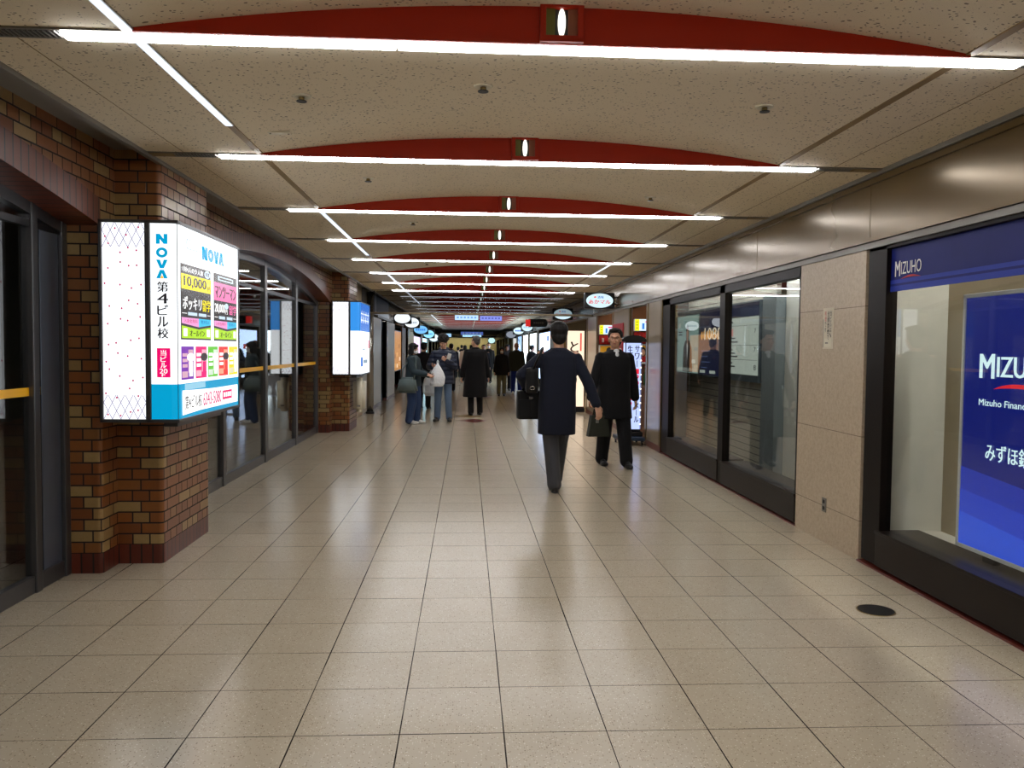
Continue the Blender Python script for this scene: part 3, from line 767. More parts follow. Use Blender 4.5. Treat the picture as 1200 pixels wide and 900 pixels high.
        T('1対4人の少人数', 5.29, 1.95, 5.69, 1.985, wh, 3, .02); L.ell(5.785+dy, 1.968, .062, .027, pale, 2); T('授業', 5.745, 1.955, 5.825, 1.981, bk, 3, .01)
        T('ポッキリ', 5.29, 1.71, 5.655, 1.795, wh, 3, .03); T('留学', 5.675, 1.71, 5.853, 1.79, yel, 3, .03)
        R(5.28, 1.683, 5.37, 1.687, wh, 2); R(5.39, 1.674, 5.57, 1.695, pale, 2); R(5.60, 1.674, 5.76, 1.695, pale, 2); R(5.78, 1.683, 5.85, 1.687, wh, 2)
        L.poly([(5.272+dy, 1.62), (5.60+dy, 1.60), (5.60+dy, 1.658), (5.272+dy, 1.658)], lilp, 2); L.poly([(5.60+dy, 1.60), (5.858+dy, 1.62), (5.858+dy, 1.658), (5.60+dy, 1.658)], cyn2, 2)
        T('入会金無料', 5.31, 1.625, 5.57, 1.650, gl(200, 60, 110), 3); T('教材込', 5.64, 1.625, 5.82, 1.650, gl(20, 110, 190), 3)
        L.poly([(5.272+dy, 1.525), (5.858+dy, 1.525), (5.858+dy, 1.605), (5.60+dy, 1.585), (5.272+dy, 1.605)], lim, 2); T('オールイン', 5.42, 1.538, 5.72, 1.578, ink, 3, .03)
        R(5.30, 1.537, 5.37, 1.588, wh, 3); R(5.765, 1.537, 5.835, 1.588, wh, 3)
        # second offer
        R(5.93, 1.513, 6.505, 2.0, bk); R(6.03, 1.953, 6.41, 1.985, pale, 2); R(6.06, 1.962, 6.38, 1.975, bk, 3)
        R(5.935, 1.805, 6.505, 1.935, pk2, 2); T('マンツーマン', 5.955, 1.825, 6.485, 1.915, ink, 3, .06)
        T('20,000', 5.945, 1.712, 6.19, 1.783, wh, 3, .03); T('円', 6.2, 1.712, 6.255, 1.748, wh, 3, .02); L.ell(6.235+dy, 1.772, .045, .022, pale, 3); T('留学', 6.3, 1.712, 6.495, 1.785, pk2, 3, .04)
        R(5.945, 1.683, 6.03, 1.687, wh, 2); R(6.05, 1.672, 6.2, 1.694, pale, 2); R(6.24, 1.672, 6.39, 1.694, pale, 2); R(6.41, 1.683, 6.495, 1.687, wh, 2)
        L.poly([(5.938+dy, 1.62), (6.25+dy, 1.60), (6.25+dy, 1.658), (5.938+dy, 1.658)], lilp, 2); L.poly([(6.25+dy, 1.60), (6.5+dy, 1.62), (6.5+dy, 1.658), (6.25+dy, 1.658)], cyn2, 2)
        T('入会金無料', 5.97, 1.625, 6.21, 1.650, gl(200, 60, 110), 3); T('教材込', 6.29, 1.625, 6.46, 1.650, gl(20, 110, 190), 3)
        L.poly([(5.938+dy, 1.525), (6.5+dy, 1.525), (6.5+dy, 1.605), (6.25+dy, 1.585), (5.938+dy, 1.605)], lim, 2); T('オールイン', 6.08, 1.538, 6.36, 1.578, ink, 3, .03)
        R(5.96, 1.537, 6.03, 1.588, wh, 3); R(6.41, 1.537, 6.475, 1.588, wh, 3)
        # five bright leaflets
        for i, (a0, a1, c1, c2) in enumerate(((5.26, 5.497, (122, 52, 176), (214, 170, 190)), (5.535, 5.763, (232, 30, 120), (246, 180, 200)), (5.794, 6.016, (106, 200, 60), (214, 232, 214)), (6.04, 6.268, (236, 60, 56), (250, 170, 140)), (6.295, 6.522, (244, 222, 40), (226, 220, 180)))):
            m1, m2 = gl(*c1), gl(*c2); d = a1-a0
            R(a0, 1.257, a1, 1.471, m1); R(a0+.55*d, 1.30, a1-.06*d, 1.45, m2, 2); R(a0+.05*d, 1.27, a0+.5*d, 1.31, m2, 2)
            for k in range(3): R(a0+.08*d, 1.335+.035*k, a0+.48*d, 1.357+.035*k, wh if i else m2, 2)
            L.ell(a0+.74*d+dy, 1.40, .07*d/.22, .028, gl(60, 50, 56) if i % 2 else wh, 3, 16); R(a0+.6*d, 1.275, a0+.9*d, 1.37, m1 if i % 2 else wh, 3)
        # telephone ribbon
        L.poly([(5.275+dy, 1.03), (6.40+dy, 1.063), (6.52+dy, 1.066), (6.52+dy, 1.165), (6.40+dy, 1.163), (5.275+dy, 1.19)], wh, 2)
        L.rect(5.275+dy, 1.04, 6.52+dy, 1.175, wh, 2)
        T('第4ビル校', 5.315, 1.064, 5.645, 1.154, gl(60, 56, 60, .7), 4, .02); T('6343-5080', 5.675, 1.064, 6.085, 1.154, gl(204, 40, 110), 4, .03)
        R(6.12, 1.078, 6.36, 1.145, pink, 3); 
        for k in range(4): R(6.145+.052*k, 1.095, 6.185+.052*k, 1.13, wh, 4)
        R(5.32, 1.19, 5.73, 1.228, gl(150, 206, 230), 2)
        p.build('print', face)
    else:
        blue = gl(52, 146, 232); bend(1.75, zt, blue, 'upper_face'); face = bend(zb, 1.75, 'sign_white', 'lit_face')
        p = MB(); L = Panel(p, (x1, 0, 0), (0, 1, 0), (1, 0, 0)); wh = gl(235, 244, 255, 1.1); g = gl(150, 170, 186, .9); db = gl(36, 110, 206)
        L.rect(y+.06, 1.75, y+1.34, 2.23, db, 1)
        for k in range(4):
            a = y+.12+.29*k; L.rect(a, 1.93, a+.2, 1.95, wh, 2); L.rect(a+.08, 1.89, a+.12, 2.1, wh, 2); L.rect(a, 2.04, a+.2, 2.06, wh, 2); L.rect(a+.02, 1.9, a+.05, 2.0, wh, 2)
        L.ell(y+.5, 1.58, .12, .05, g, 2); L.ell(y+.5, 1.58, .09, .036, 'sign_white', 3); L.rect(y+.35, 1.42, y+.65, 1.45, g, 2); L.rect(y+.1, 1.14, y+.35, 1.30, db, 2); L.rect(y+.45, 1.19, y+1.0, 1.25, g, 2)
        L.rect(y+1.12, 1.45, y+1.3, 1.6, gl(236, 70, 90), 2)
        p.build('print', face)
    return o
light_box(5.2, 'lit wrap-around box sign for NOVA on the nearest brick pier', 'nova')
light_box(13.92, 'lit wrap-around box sign with blue top and white bottom on the second brick pier', 'blue')
# rounded cream box on the second pier
o = thing('wall_dispenser', 'cream rounded box mounted on the second brick pier under the blue and white sign', 'wall box', (-1.93, 14.75, .62))
b = MB(); b.prism(rounded([(-2.036, 14.45), (-1.83, 14.45), (-1.83, 14.75), (-2.036, 14.75)], .03), 'z', .33, .91, 'cream_plastic')
bm = bmesh.new(); bmesh.ops.create_cube(bm, size=1)
for v in bm.verts: v.co = Vector((-1.933+v.co.x*.21+.03, 14.60+v.co.y*.34, .62+v.co.z*.6))
bmesh.ops.bevel(bm, geom=bm.edges[:], offset=.06, segments=4, affect='EDGES'); b = MB(); b.bm(bm, 'cream_plastic', True); b.build('cover', o)
b = MB(); b.box(-1.93, -1.87, 14.425, 14.435, .42, .45, 'grey_trim', .004); b.build('slot', o)

# ================================================================== RIGHT: BANK DISPLAY, NOTICES
o = thing('bank_display', 'blue illuminated MIZUHO display board with white frame behind the right window', 'display', (2.98, 3.9, .31))
X = 2.98
f = MB()
f.box(X, X+.07, 3.10, 4.735, .31, .335, 'white_plastic', .004); f.box(X, X+.07, 3.10, 4.735, 1.805, 1.83, 'white_plastic', .004); f.box(X, X+.07, 4.71, 4.735, .31, 1.83, 'white_plastic', .004); f.box(X, X+.07, 3.10, 3.125, .31, 1.83, 'white_plastic', .004)
f.box(X+.02, X+.07, 3.11, 4.72, .32, 1.82, 'white_plastic'); f.build('frame', o)
MB().box(X+.02, X+.06, 3.3, 3.4, .252, .31, 'steel_dark').box(X+.02, X+.06, 4.4, 4.5, .252, .31, 'steel_dark').build('stand', o)
s = MB(); P = Panel(s, (X+.018, 4.71, .335), (0, -1, 0), (-1, 0, 0)); W = 1.585
def bz(z): return z-.335
c1, c2, c3, c4, c5 = gl(10, 24, 110), gl(22, 46, 160), gl(26, 58, 184), gl(34, 76, 206), gl(48, 96, 226)
s.box(X+.008, X+.018, 3.125, 4.71, .335, 1.805, 'white_plastic')
P = Panel(s, (X+.008, 4.71, .335), (0, -1, 0), (-1, 0, 0))
P.rect(0, 0, W, 1.47, c1, 1)
for z, m in ((.80, c2), (.665, c3), (.53, c4)): P.poly([(0, 0), (W, 0), (W, bz(z)-.14), (0, bz(z))], m, 2 if z == .8 else (3 if z == .665 else 4))
sc = s.build('screen', o)
t = MB(); P = Panel(t, (X+.008, 4.71, .335), (0, -1, 0), (-1, 0, 0)); wh = gl(222, 250, 255, 1.05)
P.text('M', .15, bz(1.335), .288, bz(1.475), wh, 6, .05); P.text('IZUHO', .305, bz(1.345), .80, bz(1.46), wh, 6, .05)
P.poly([(.28+.5*i/12, bz(1.275)+.035*math.sin(PI*(i/12)**.8)) for i in range(13)] + [(.78-.5*i/12, bz(1.275)+.012*math.sin(PI*(1-i/12)**.8)) for i in range(1, 12)], gl(220, 40, 50), 6)
P.text('Mizuho Financial Group', .155, bz(1.165), .82, bz(1.215), wh, 6, .03)
P.text('みずほ銀行', .23, bz(.865), .70, bz(.965), wh, 6, .03)
t.build('lettering', sc)
o = thing('window_lamp', 'added lamp tube over the bank display inside the right window', 'lamp', (3.2, 4, 2.6))  # added out of view to light the bank window interior
MB().box(3.06, 3.16, 1.0, 5.2, 2.605, 2.63, 'white_plastic').build('housing', o); MB().box(3.08, 3.14, 1.02, 5.18, 2.585, 2.605, glow('bank_fill', (1, .96, .9, 1), 60)).build('tube', o)
# notice + outlet on the stone pillar
o = thing('paper_notice', 'narrow paper notice with vertical writing taped to the stone pillar', 'notice', (XR, 6.12, 1.66))
n = MB(); n.box(XR-.003, XR, 6.03, 6.21, 1.50, 1.815, 'paper'); n.build('sheet', o)
p = MB(); P = Panel(p, (XR-.003, 6.21, 1.50), (0, -1, 0), (-1, 0, 0))
P.vtext('当ビルは、', .125, .155, .29, .042, 'ink', 2, .02); P.vtext('全館禁煙', .08, .118, .29, .046, 'ink', 2, .04); P.vtext('で', .083, .115, .105, .04, 'ink', 2, .03)
P.vtext('喫煙', .035, .065, .29, .042, 'ink_red', 2, .0); P.vtext('です', .035, .065, .206, .042, 'ink', 2, .01); P.rect(.008, .01, .018, .23, 'grey_trim', 2); P.rect(.03, .015, .15, .08, 'cream_plastic', 1); P.rect(.05, .04, .1, .05, 'grey_trim', 2)
p.build('print', o)
o = thing('wall_outlet', 'small metal power outlet low on the stone pillar', 'outlet', (XR, 6.1, .28))
b = MB(); b.box(XR-.007, XR, 6.07, 6.14, .235, .345, 'grey_trim', .003); b.build('cover', o)
b = MB(); 
for z in (.265, .315): b.box(XR-.009, XR-.006, 6.088, 6.122, z-.014, z+.014, 'vent_black', .001)
b.build('socket', o)
# drain cover on the floor
o = thing('floor_cover', 'round dark floor cover in the tiles beside the bank window', 'floor cover', (2.352, 4.46, 0))
MB().tube([(2.352, 4.46, 0), (2.352, 4.46, .004)], .098, 'steel_dark', 36).build('disc', o); MB().tube([(2.352, 4.46, 0), (2.352, 4.46, .0025)], .106, 'brass', 36).build('rim', o)

# ================================================================== SECOND WINDOW: INFORMATION BOARD
X = 3.24
o = thing('information_board', 'wide framed board of posters behind the second right window', 'board', (X, 10.6, 1.1))
b = MB(); b.box(X, X+.06, 8.85, 12.36, 1.12, 2.05, 'dark_glass_board', .004)
for y in (9.2, 11.9): b.box(X+.06, 3.415, y, y+.04, 1.3, 1.34, 'steel_dark')
b.build('board_panel', o)
p = MB(); P = Panel(p, (X, 12.36, 1.12), (0, -1, 0), (-1, 0, 0)); teal = gl(168, 200, 190, .62); nb = gl(24, 34, 74, .5); wht = gl(206, 216, 202, .72)
P.rect(.02, .03, 1.15, .86, teal, 1)                      # portrait poster
bl = gl(20, 22, 30, .5); sk = gl(196, 150, 124, .6); shirt = gl(220, 220, 214, .7)
P.poly([(.34, .04), (.38, .40), (.48, .50), (.70, .50), (.82, .38), (.88, .04)], bl, 2); P.poly([(.55, .46), (.63, .46), (.6, .2)], shirt, 3); P.ell(.59, .60, .075, .125, bl, 3); P.ell(.6, .585, .05, .09, sk, 4); P.rect(.57, .44, .63, .51, sk, 3)
P.rect(.1, .69, .2, .76, wht, 2); P.rect(.1, .62, .3, .635, nb, 2); P.rect(.1, .58, .3, .595, nb, 2); P.rect(.05, .05, 1.12, .1, wht, 2)
P.rect(1.22, .03, 2.32, .90, nb, 1)
am = gl(250, 180, 90, .8)
for k in range(9): P.ell(1.32+.12*k, .56+.01*(k % 2), .05, .06, am, 2, 14)
P.text('1080', 1.45, .5, 2.2, .66, gl(255, 240, 210, 1.), 3, .01)
for k in range(4): P.rect(1.3, .12+.075*k, 1.3+.3+.12*(k % 2), .13+.075*k, gl(110, 130, 180, .6), 2)
P.rect(1.25, .05, 1.5, .09, wht, 2); P.rect(1.7, .05, 1.95, .09, wht, 2)
P.rect(2.38, .76, 3.5, .91, nb, 1); P.rect(2.38, .08, 3.5, .75, wht, 1)
tx = gl(70, 70, 76, .5); rd = gl(230, 150, 140, .8)
for z in (.65, .42, .25): P.rect(2.4, z, 3.48, z+.004, tx, 2)
for i, z in enumerate((.69, .50, .455, .36, .32, .28, .2, .16)): P.rect(2.43, z, 2.43+.2+.09*(i % 3), z+.016, tx, 2)
P.rect(2.43, .53, 2.64, .62, rd, 2); P.text('7', 3.36, .56, 3.42, .61, tx, 2); P.text('7', 3.36, .35, 3.42, .40, tx, 2); P.text('8', 3.36, .14, 3.44, .2, tx, 2); P.rect(2.43, .84, 2.56, .86, wht, 2)
p.build('print', o)
o = thing('cove_lamp', 'warm strip lamp along the top inside the second right window', 'lamp', (2.93, 9, 2.2))
MB().box(2.90, 2.98, 6.72, 11.0, 2.14, 2.16, 'white_plastic').build('housing', o); MB().box(2.91, 2.97, 6.74, 10.98, 2.125, 2.14, 'warm_strip').build('tube', o)
o = thing('lobby_fill_lamp', 'added lamp in the ceiling above the board behind the second right window', 'lamp', (3.15, 9, 2.6))  # added source that brightens the room behind the second window
MB().box(3.1, 3.2, 6.9, 12.2, 2.58, 2.597, 'white_plastic').build('housing', o); MB().box(3.11, 3.19, 6.92, 12.18, 2.57, 2.585, glow('lobby_fill', (.95, .98, 1, 1), 60)).build('tube', o)

# ================================================================== HANGING OVAL SIGNS
def oval(x0, x1, y, zc, hgt, label, fc, marks, side, cat_group='oval shop signs hung along the passage', shape='oval'):
    o = thing('hanging_sign', label, 'sign', ((x0+x1)/2, y, zc-hgt/2), cat_group)
    w = x1-x0; h = MB(); h.box(x0, x1, y-.06, y+.06, zc-hgt/2, zc+hgt/2, 'black_satin', .03); h.build('housing', o)
    br = MB(); wx = XR+.01 if side > 0 else -2.205; xe = x1-.01 if side > 0 else x0+.01
    br.tube([(xe, y, zc+.06), (wx, y, zc+.06)], .012, 'black_satin', 8); br.tube([(xe, y, zc-.06), (wx, y, zc-.06)], .012, 'black_satin', 8); br.build('bracket', o)
    f = MB()
    for s_ in (-1, 1):
        P = Panel(f, ((x0+x1)/2, y+s_*.0605, zc), (-s_, 0, 0), (0, s_, 0)); 
        n = 40; a, b = w*.44, hgt*.44
        P.poly([(a*math.cos(2*PI*i/n), b*math.sin(2*PI*i/n)) for i in range(n)], fc, 1)
    fo = f.build('lit_face', o)
    if marks:
        f = MB()
        for s_ in (-1, 1): marks(Panel(f, ((x0+x1)/2, y+s_*.0605, zc), (-s_, 0, 0), (0, s_, 0)), w, hgt)
        f.build('lettering', fo)
    return o
def mk_aka(P, w, h):
    P.text('あかマル', -.36*w, -.20*h, .36*w, .05*h, gl(226, 40, 44), 3, .035); P.text('酒場', -.07*w, .13*h, .13*w, .29*h, gl(50, 110, 190), 3, .02); P.ell(-.15*w, .21*h, .04*w, .06*h, gl(240, 120, 120), 3, 14)
def mk_blob(c, c2=None):
    def f(P, w, h):
        for k in range(5): P.rect(-.30*w+.125*w*k, -.10*h, -.30*w+.095*w*(k+1)+.03*w*k, .10*h, c, 3)
        if c2: P.rect(-.2*w, .16*h, .2*w, .24*h, c2, 3)
    return f
cw = gl(212, 238, 246, 1.05); cc = gl(120, 190, 240, 1.1); cb = gl(150, 226, 250, 1.1)
oval(2.165, 2.735, 15.0, 2.377, .30, 'oval white sign lettered in red on black, nearest of the hanging signs', cw, mk_aka, 1)
oval(2.17, 2.70, 20.6, 2.36, .30, 'oval sign lettered in red over the man in the navy coat, second on the right', cw, mk_aka, 1)
oval(2.2, 2.7, 33.0, 2.34, .36, 'white oval sign beyond the black pill-shaped sign on the right', cw, mk_blob(gl(170, 200, 220)), 1)
oval(2.15, 2.7, 38, 2.30, .36, 'white oval sign with a blue mark, far down on the right', cw, mk_blob(gl(60, 100, 210)), 1)
oval(2.1, 2.7, 44, 2.22, .40, 'dull grey oval sign, farthest of the row on the right', gl(150, 156, 168, .7), None, 1)
oval(1.5, 2.05, 58, 2.02, .45, 'small pale oval sign hanging low at the far end on the right', gl(200, 240, 236, 1.1), None, 1)
oval(-2.15, -1.62, 24.0, 2.33, .34, 'plain white oval sign, nearest on the left', gl(235, 242, 248, 1.15), None, -1)
oval(-2.05, -1.52, 26.6, 2.28, .36, 'white oval sign with grey marks, second on the left', gl(235, 242, 248, 1.15), mk_blob(gl(180, 190, 200)), -1)
oval(-2.1, -1.5, 32.0, 2.17, .36, 'light blue oval sign on the left with deeper blue marks', cc, mk_blob(gl(60, 130, 220)), -1)
oval(-2.1, -1.52, 39.0, 2.12, .42, 'cyan oval sign on the left beyond the light blue one', cb, mk_blob(gl(90, 170, 220)), -1)
oval(-2.15, -1.55, 46.0, 2.03, .48, 'white oval sign, farthest of the row on the left', gl(225, 240, 246, 1.1), None, -1)
# black pill-shaped sign
o = thing('hanging_sign', 'black pill-shaped sign with a red square end, hanging on the right', 'sign', (2.4, 27.3, 2.3), 'oval shop signs hung along the passage')
h = MB(); h.prism([(2.08+.0, 2.20)] + [(2.62+.15*math.cos(t)*.6, 2.335+.135*math.sin(t)) for t in [-PI/2+PI*k/10 for k in range(11)]] + [(2.08, 2.47)], 'y', 27.22, 27.38, 'black_satin'); h.build('housing', o)
h = MB(); h.box(1.98, 2.13, 27.19, 27.41, 2.22, 2.45, gl(214, 40, 36, .9), .01); h.build('red_end', o)
h = MB(); P = Panel(h, (2.2, 27.219, 2.3), (1, 0, 0), (0, -1, 0)); [P.rect(.04+.07*k, .02, .09+.07*k, .06, 'grey_trim', 1) for k in range(5)]; P.ell(-.145, .035, .05, .07, gl(250, 220, 214), 22, 16); h.build('lettering', o)
h = MB(); h.tube([(2.65, 27.3, 2.38), (2.79, 27.3, 2.38)], .015, 'black_satin', 8); h.build('bracket', o)
# blue and white guide signs hung across the passage
def guide(x0, x1, y, z0, z1, label, c, m):
    o = thing('guide_sign', label, 'sign', ((x0+x1)/2, y, z0), 'lit guide signs hung across the passage')
    MB().box(x0-.01, x1+.01, y-.05, y+.05, z0-.01, z1+.01, 'steel_frame', .005).build('housing', o)
    f = MB(); P = Panel(f, (x0, y-.0505, z0), (1, 0, 0), (0, -1, 0)); P.rect(0, 0, x1-x0, z1-z0, c, 1); w, h = x1-x0, z1-z0
    for k in range(6): P.rect(w*(.08+.15*k), h*.35, w*(.17+.15*k), h*.7, m, 2)
    f.build('lit_face', o)
    r = MB()
    for x in (x0+.1*w, x1-.1*w): r.cyl((x, y), .012, z1+.008, CZ+.10, 'steel_frame', 8)
    r.build('hanger', o)
guide(-.41, .39, 28.0, 2.43, 2.60, 'pale blue guide sign hung across the middle, left one of the pair', gl(190, 224, 250, 1.1), gl(120, 170, 230))
guide(.45, 1.2, 28.0, 2.42, 2.58, 'violet blue guide sign hung across the middle, right one of the pair', gl(140, 150, 236, 1.0), gl(90, 100, 190))
guide(-.4, 1.1, 55, 2.34, 2.56, 'blue guide sign at the far end, upper of two', gl(110, 140, 240, 1.1), gl(190, 210, 255))
guide(-.25, .9, 50.5, 2.16, 2.28, 'pale cyan guide sign at the far end hanging below the blue one', gl(180, 230, 250, 1.15), gl(150, 200, 240))
guide(-1.6, -.95, 50, 2.14, 2.34, 'small pale blue guide sign at the far end on the left', gl(170, 214, 246, 1.1), gl(120, 180, 230))

# ================================================================== RESTAURANTS ON THE RIGHT
def front(idx, y0, y1, lampm, backc):
    """lit inside of a shop between two pillars"""
    o = thing('shop_lamp', 'lamp inside the %s shop opening on the right' % ORD[idx], 'lamp', (3.5, (y0+y1)/2, 2.5), 'lamps inside the right shops')
    MB().box(3.2, 3.9, y0+.05, y1-.05, 2.52, 2.548, 'white_plastic').build('housing', o); MB().box(3.25, 3.85, y0+.08, y1-.08, 2.50, 2.52, lampm).build('diffuser', o)
for (yy, nn) in ((21.8, 'above the dark glazed door'), (26.4, 'above the orange menu board'), (37, 'above the pinkish shop window'), (43.5, 'above the pale cyan shop window')):  # added strips, lighting the far passage past the dimmed tubes
    o = thing('shop_lamp', 'added white lamp strip under the left shop soffit %s' % nn, 'lamp', (-2.3, yy, 2.5), 'added lamps under the left shop soffit')
    MB().box(-2.46, -2.27, yy-1.3, yy+1.3, 2.50, 2.545, 'white_plastic').build('housing', o); MB().box(-2.45, -2.28, yy-1.28, yy+1.28, 2.48, 2.50, 'shop_fill').build('diffuser', o)
o = thing('added_wall_washer', 'added trough lamp under the ceiling to brighten the yellowish far wall', 'lamp', (0, 80.6, 2.5))  # added light for the far wall; its near lip hides the glow
MB().box(-3, 3, 80.50, 80.55, 2.45, 2.70, 'steel_dark').box(-3, 3, 80.55, 80.8, 2.66, 2.69, 'steel_dark').build('housing', o); MB().box(-2.9, 2.9, 80.58, 80.75, 2.62, 2.66, glow('wash', (1, .97, .85, 1), 30)).build('diffuser', o)
front(0, 12.5, 13.75, 'shop_warm', 0); front(1, 15.4, 17.25, 'shop_warm', 0); front(2, 18.8, 24.1, 'shop_warm', 0)
def shop_front(y, z, xa, xb, i):
    g = 'signs on the %s red-curtained shop' % ORD[i]
    nth = 'nearer' if i == 0 else 'farther'
    o = thing('shop_sign_box', 'lit yellow and white sign box over the %s red noren curtain' % nth, 'sign', ((xa+xb)/2, y, 1.79))
    MB().box(xa, xb, y, y+.1, 1.79, 1.99, 'white_plastic', .006).build('housing', o)
    f = MB(); P = Panel(f, (xa, y-.0005, 1.79), (1, 0, 0), (0, -1, 0)); w = xb-xa
    P.rect(.004, .006, w-.004, .194, gl(214, 236, 250, 1.15), 1); P.rect(.004, .006, .08, .194, gl(240, 236, 30, 1.1), 2); P.rect(.125, .03, .165, .13, gl(60, 130, 220), 2); P.text('コ', .19, .03, w-.02, .12, gl(230, 50, 80), 2, .02); P.rect(.18, .14, w-.02, .165, gl(230, 50, 120), 2)
    for k in range(3): P.rect(.02, .04+.05*k, .06, .06+.05*k, gl(180, 190, 20), 3)
    f.build('lit_face', o)
    n = thing('noren_curtain', 'short red noren curtain with white marks on the %s of the two red shops' % nth, 'curtain', ((xa+xb)/2, y, 1.59))
    MB().tube([(xa-.02, y+.03, 1.778), (xb+.02, y+.03, 1.778)], .008, 'wood_brown', 8).build('rod', n)
    c = MB(); N = 36; vs = []
    for zz in (1.775, 1.585):
        for q in range(N+1):
            x = xa+(xb-xa)*q/N; vs.append((x, y+.03+.012*math.sin(q*.9)*(1 if zz < 1.7 else .4), zz))
    vs += [(a, b+.004, c_) for a, b, c_ in vs[:]]
    K = 2*(N+1); fs = []
    for q in range(N): fs += [(q, N+1+q, N+2+q, q+1), (K+q, K+q+1, K+N+2+q, K+N+1+q), (N+1+q, K+N+1+q, K+N+2+q, N+2+q), (q, q+1, K+q+1, K+q)]
    c.add(vs, fs, 'noren_red', True); P = Panel(c, (xa, y+.016, 1.585), (1, 0, 0), (0, -1, 0)); P.text('酒', .05, .04, .10, .13, 'ink_white', 1, .0); P.text('こ', .19, .06, .225, .13, 'ink_white', 1, .0)
    c.build('cloth', n)
    p = thing('wall_poster', 'yellow poster with a dark-haired woman below the %s red noren curtain' % nth, 'poster', ((xa+xb)/2, y+.08, 1.25))
    MB().box(xa, xb+.0, y+.08, y+.09, 1.24, 1.57, 'white_plastic').build('sheet', p)
    f = MB(); P = Panel(f, (xa, y+.0795, 1.24), (1, 0, 0), (0, -1, 0)); yl = plain('poster_yellow%d' % i, rgb(240, 180, 30), .5); P.rect(.03, .03, w-.02, .31, yl, 1)
    P.ell(w-.1, .2, .06, .085, 'ink', 2); P.ell(w-.095, .19, .035, .055, plain('poster_skin%d' % i, rgb(222, 170, 140), .5), 3); P.poly([(w-.17, .03), (w-.03, .03), (w-.05, .13), (w-.14, .13)], 'ink_red', 2); P.rect(.05, .05, .1, .1, 'wood_brown', 2)
    f.build('print', p)
    # screen wall carrying them, counter below
    q = MB(); q.box(xa-.02, 3.36, y+.1, y+.15, 0, 2.3, 'wood_brown'); q.build('screen', p)
    k = thing('shop_counter', 'dark wooden counter inside the %s of the two red shops' % nth, 'counter', (3.2, y-.3, 0))
    MB().box(2.9, 3.5, y-.5, y-.02, 0, .86, 'wood_brown', .006).build('body', k); MB().box(2.87, 3.52, y-.53, y-.01, .86, .90, 'bronze_gold', .006).build('worktop', k)
    for a in range(4):
        bt = thing('sake_bottle', 'green bottle on the counter of the %s red shop, %s from the passage' % (nth, ORD[a]), 'bottle', (2.94+.1*a, y-.25, .90), 'bottles on the restaurant counters')
        m = MB(); m.tube([(2.94+.1*a, y-.25, .90), (2.94+.1*a, y-.25, 1.06), (2.94+.1*a, y-.25, 1.10), (2.94+.1*a, y-.25, 1.19)], [.034, .034, .014, .012], 'green_glass', 14); m.build('glass_body', bt)
        MB().cyl((2.94+.1*a, y-.25), .014, 1.19, 1.205, 'ink_red', 10).build('cap', bt)
shop_front(13.44, 0, 2.80, 3.06, 0); shop_front(17.02, 0, 2.80, 3.12, 1)
o = thing('wall_poster', 'red poster with pale lettering on the pillar between the two red shops', 'poster', (XR, 15, 1.6))
MB().box(XR-.02, XR-.002, 14.3, 15.3, 1.36, 1.95, plain('poster_red', rgb(176, 40, 52), .5), .003).build('sheet', o)
f = MB(); P = Panel(f, (XR-.02, 15.3, 1.36), (0, -1, 0), (-1, 0, 0)); P.rect(.1, .1, .9, .14, 'ink_white', 1); P.ell(.5, .36, .3, .12, plain('poster_rose', rgb(206, 96, 100), .5), 1); f.build('print', o)
# standing lit sign on castors
o = thing('standing_sign', 'tall lit standing sign with vertical beer and sour prices on a wheeled base', 'sign', (2.58, 12.55, 0))
xa, xb, ya, yb = 2.47, 2.70, 12.46, 12.62
b = MB(); b.box(2.34, 2.75, 12.28, 12.80, .075, .13, 'platform_blue', .01); b.box(2.42, 2.74, 12.42, 12.66, .13, .20, 'black_plastic', .01); b.build('base', o)
for sx in (2.38, 2.71):
    for sy in (12.33, 12.75): 
        m = MB(); m.tube([(sx-.012, sy, .032), (sx+.012, sy, .032)], .032, 'black_plastic', 14); m.box(sx-.018, sx+.018, sy-.018, sy+.018, .05, .078, 'steel_dark'); m.build('castor', o)
b = MB(); b.box(xa-.012, xb+.012, ya, yb, .20, 1.62, 'black_plastic', .012); b.build('housing', o)
b = MB(); b.prism([(2.585+.20*math.cos(t), 1.60+.10*math.sin(t)) for t in [PI*k/14 for k in range(15)]], 'y', ya-.06, yb+.06, 'black_satin'); b.build('canopy', o)
f = MB(); bl = gl(186, 204, 255, 1.15); ink = gl(30, 30, 44, .6); rd = gl(236, 40, 60)
for s_, yy in ((-1, ya-.001), (1, yb+.001)):
    P = Panel(f, (xa if s_ < 0 else xb, yy, .24), (-s_, 0, 0), (0, s_, 0)); P.rect(0, 0, .23, 1.34, bl, 1)
for s_, xx in ((-1, xa-.0125), (1, xb+.0125)):
    P = Panel(f, (xx, yb-.01 if s_ < 0 else ya+.01, .24), (0, s_, 0), (s_, 0, 0)); P.rect(0, 0, .14, 1.34, bl, 1)
fo = f.build('lit_face', o)
f = MB()
for s_, yy in ((-1, ya-.001), (1, yb+.001)):
    P = Panel(f, (xa if s_ < 0 else xb, yy, .24), (-s_, 0, 0), (0, s_, 0))
    P.vtext('生ビール', .02, .105, 1.30, .135, ink, 3, .03); P.text('の', .04, .70, .085, .745, ink, 3, .01); P.vtext('¥190', .02, .10, .68, .12, rd, 3, .03); P.text('円', .04, .14, .08, .18, ink, 3)
    P.vtext('サワー', .135, .21, 1.30, .115, ink, 3, .03); P.vtext('190', .135, .205, .94, .09, rd, 3, .03); P.vtext('ハイボール', .135, .21, .62, .105, ink, 3, .03)
f.build('lettering', fo)
f = MB()
for z in [.32+.11*k for k in range(12)]:
    for yy in (ya-.006, yb+.006): f.sphere((xb+.004, yy, z), .011, gl(255, 250, 240, 2.5), 8)
f.build('bulb_row', o)
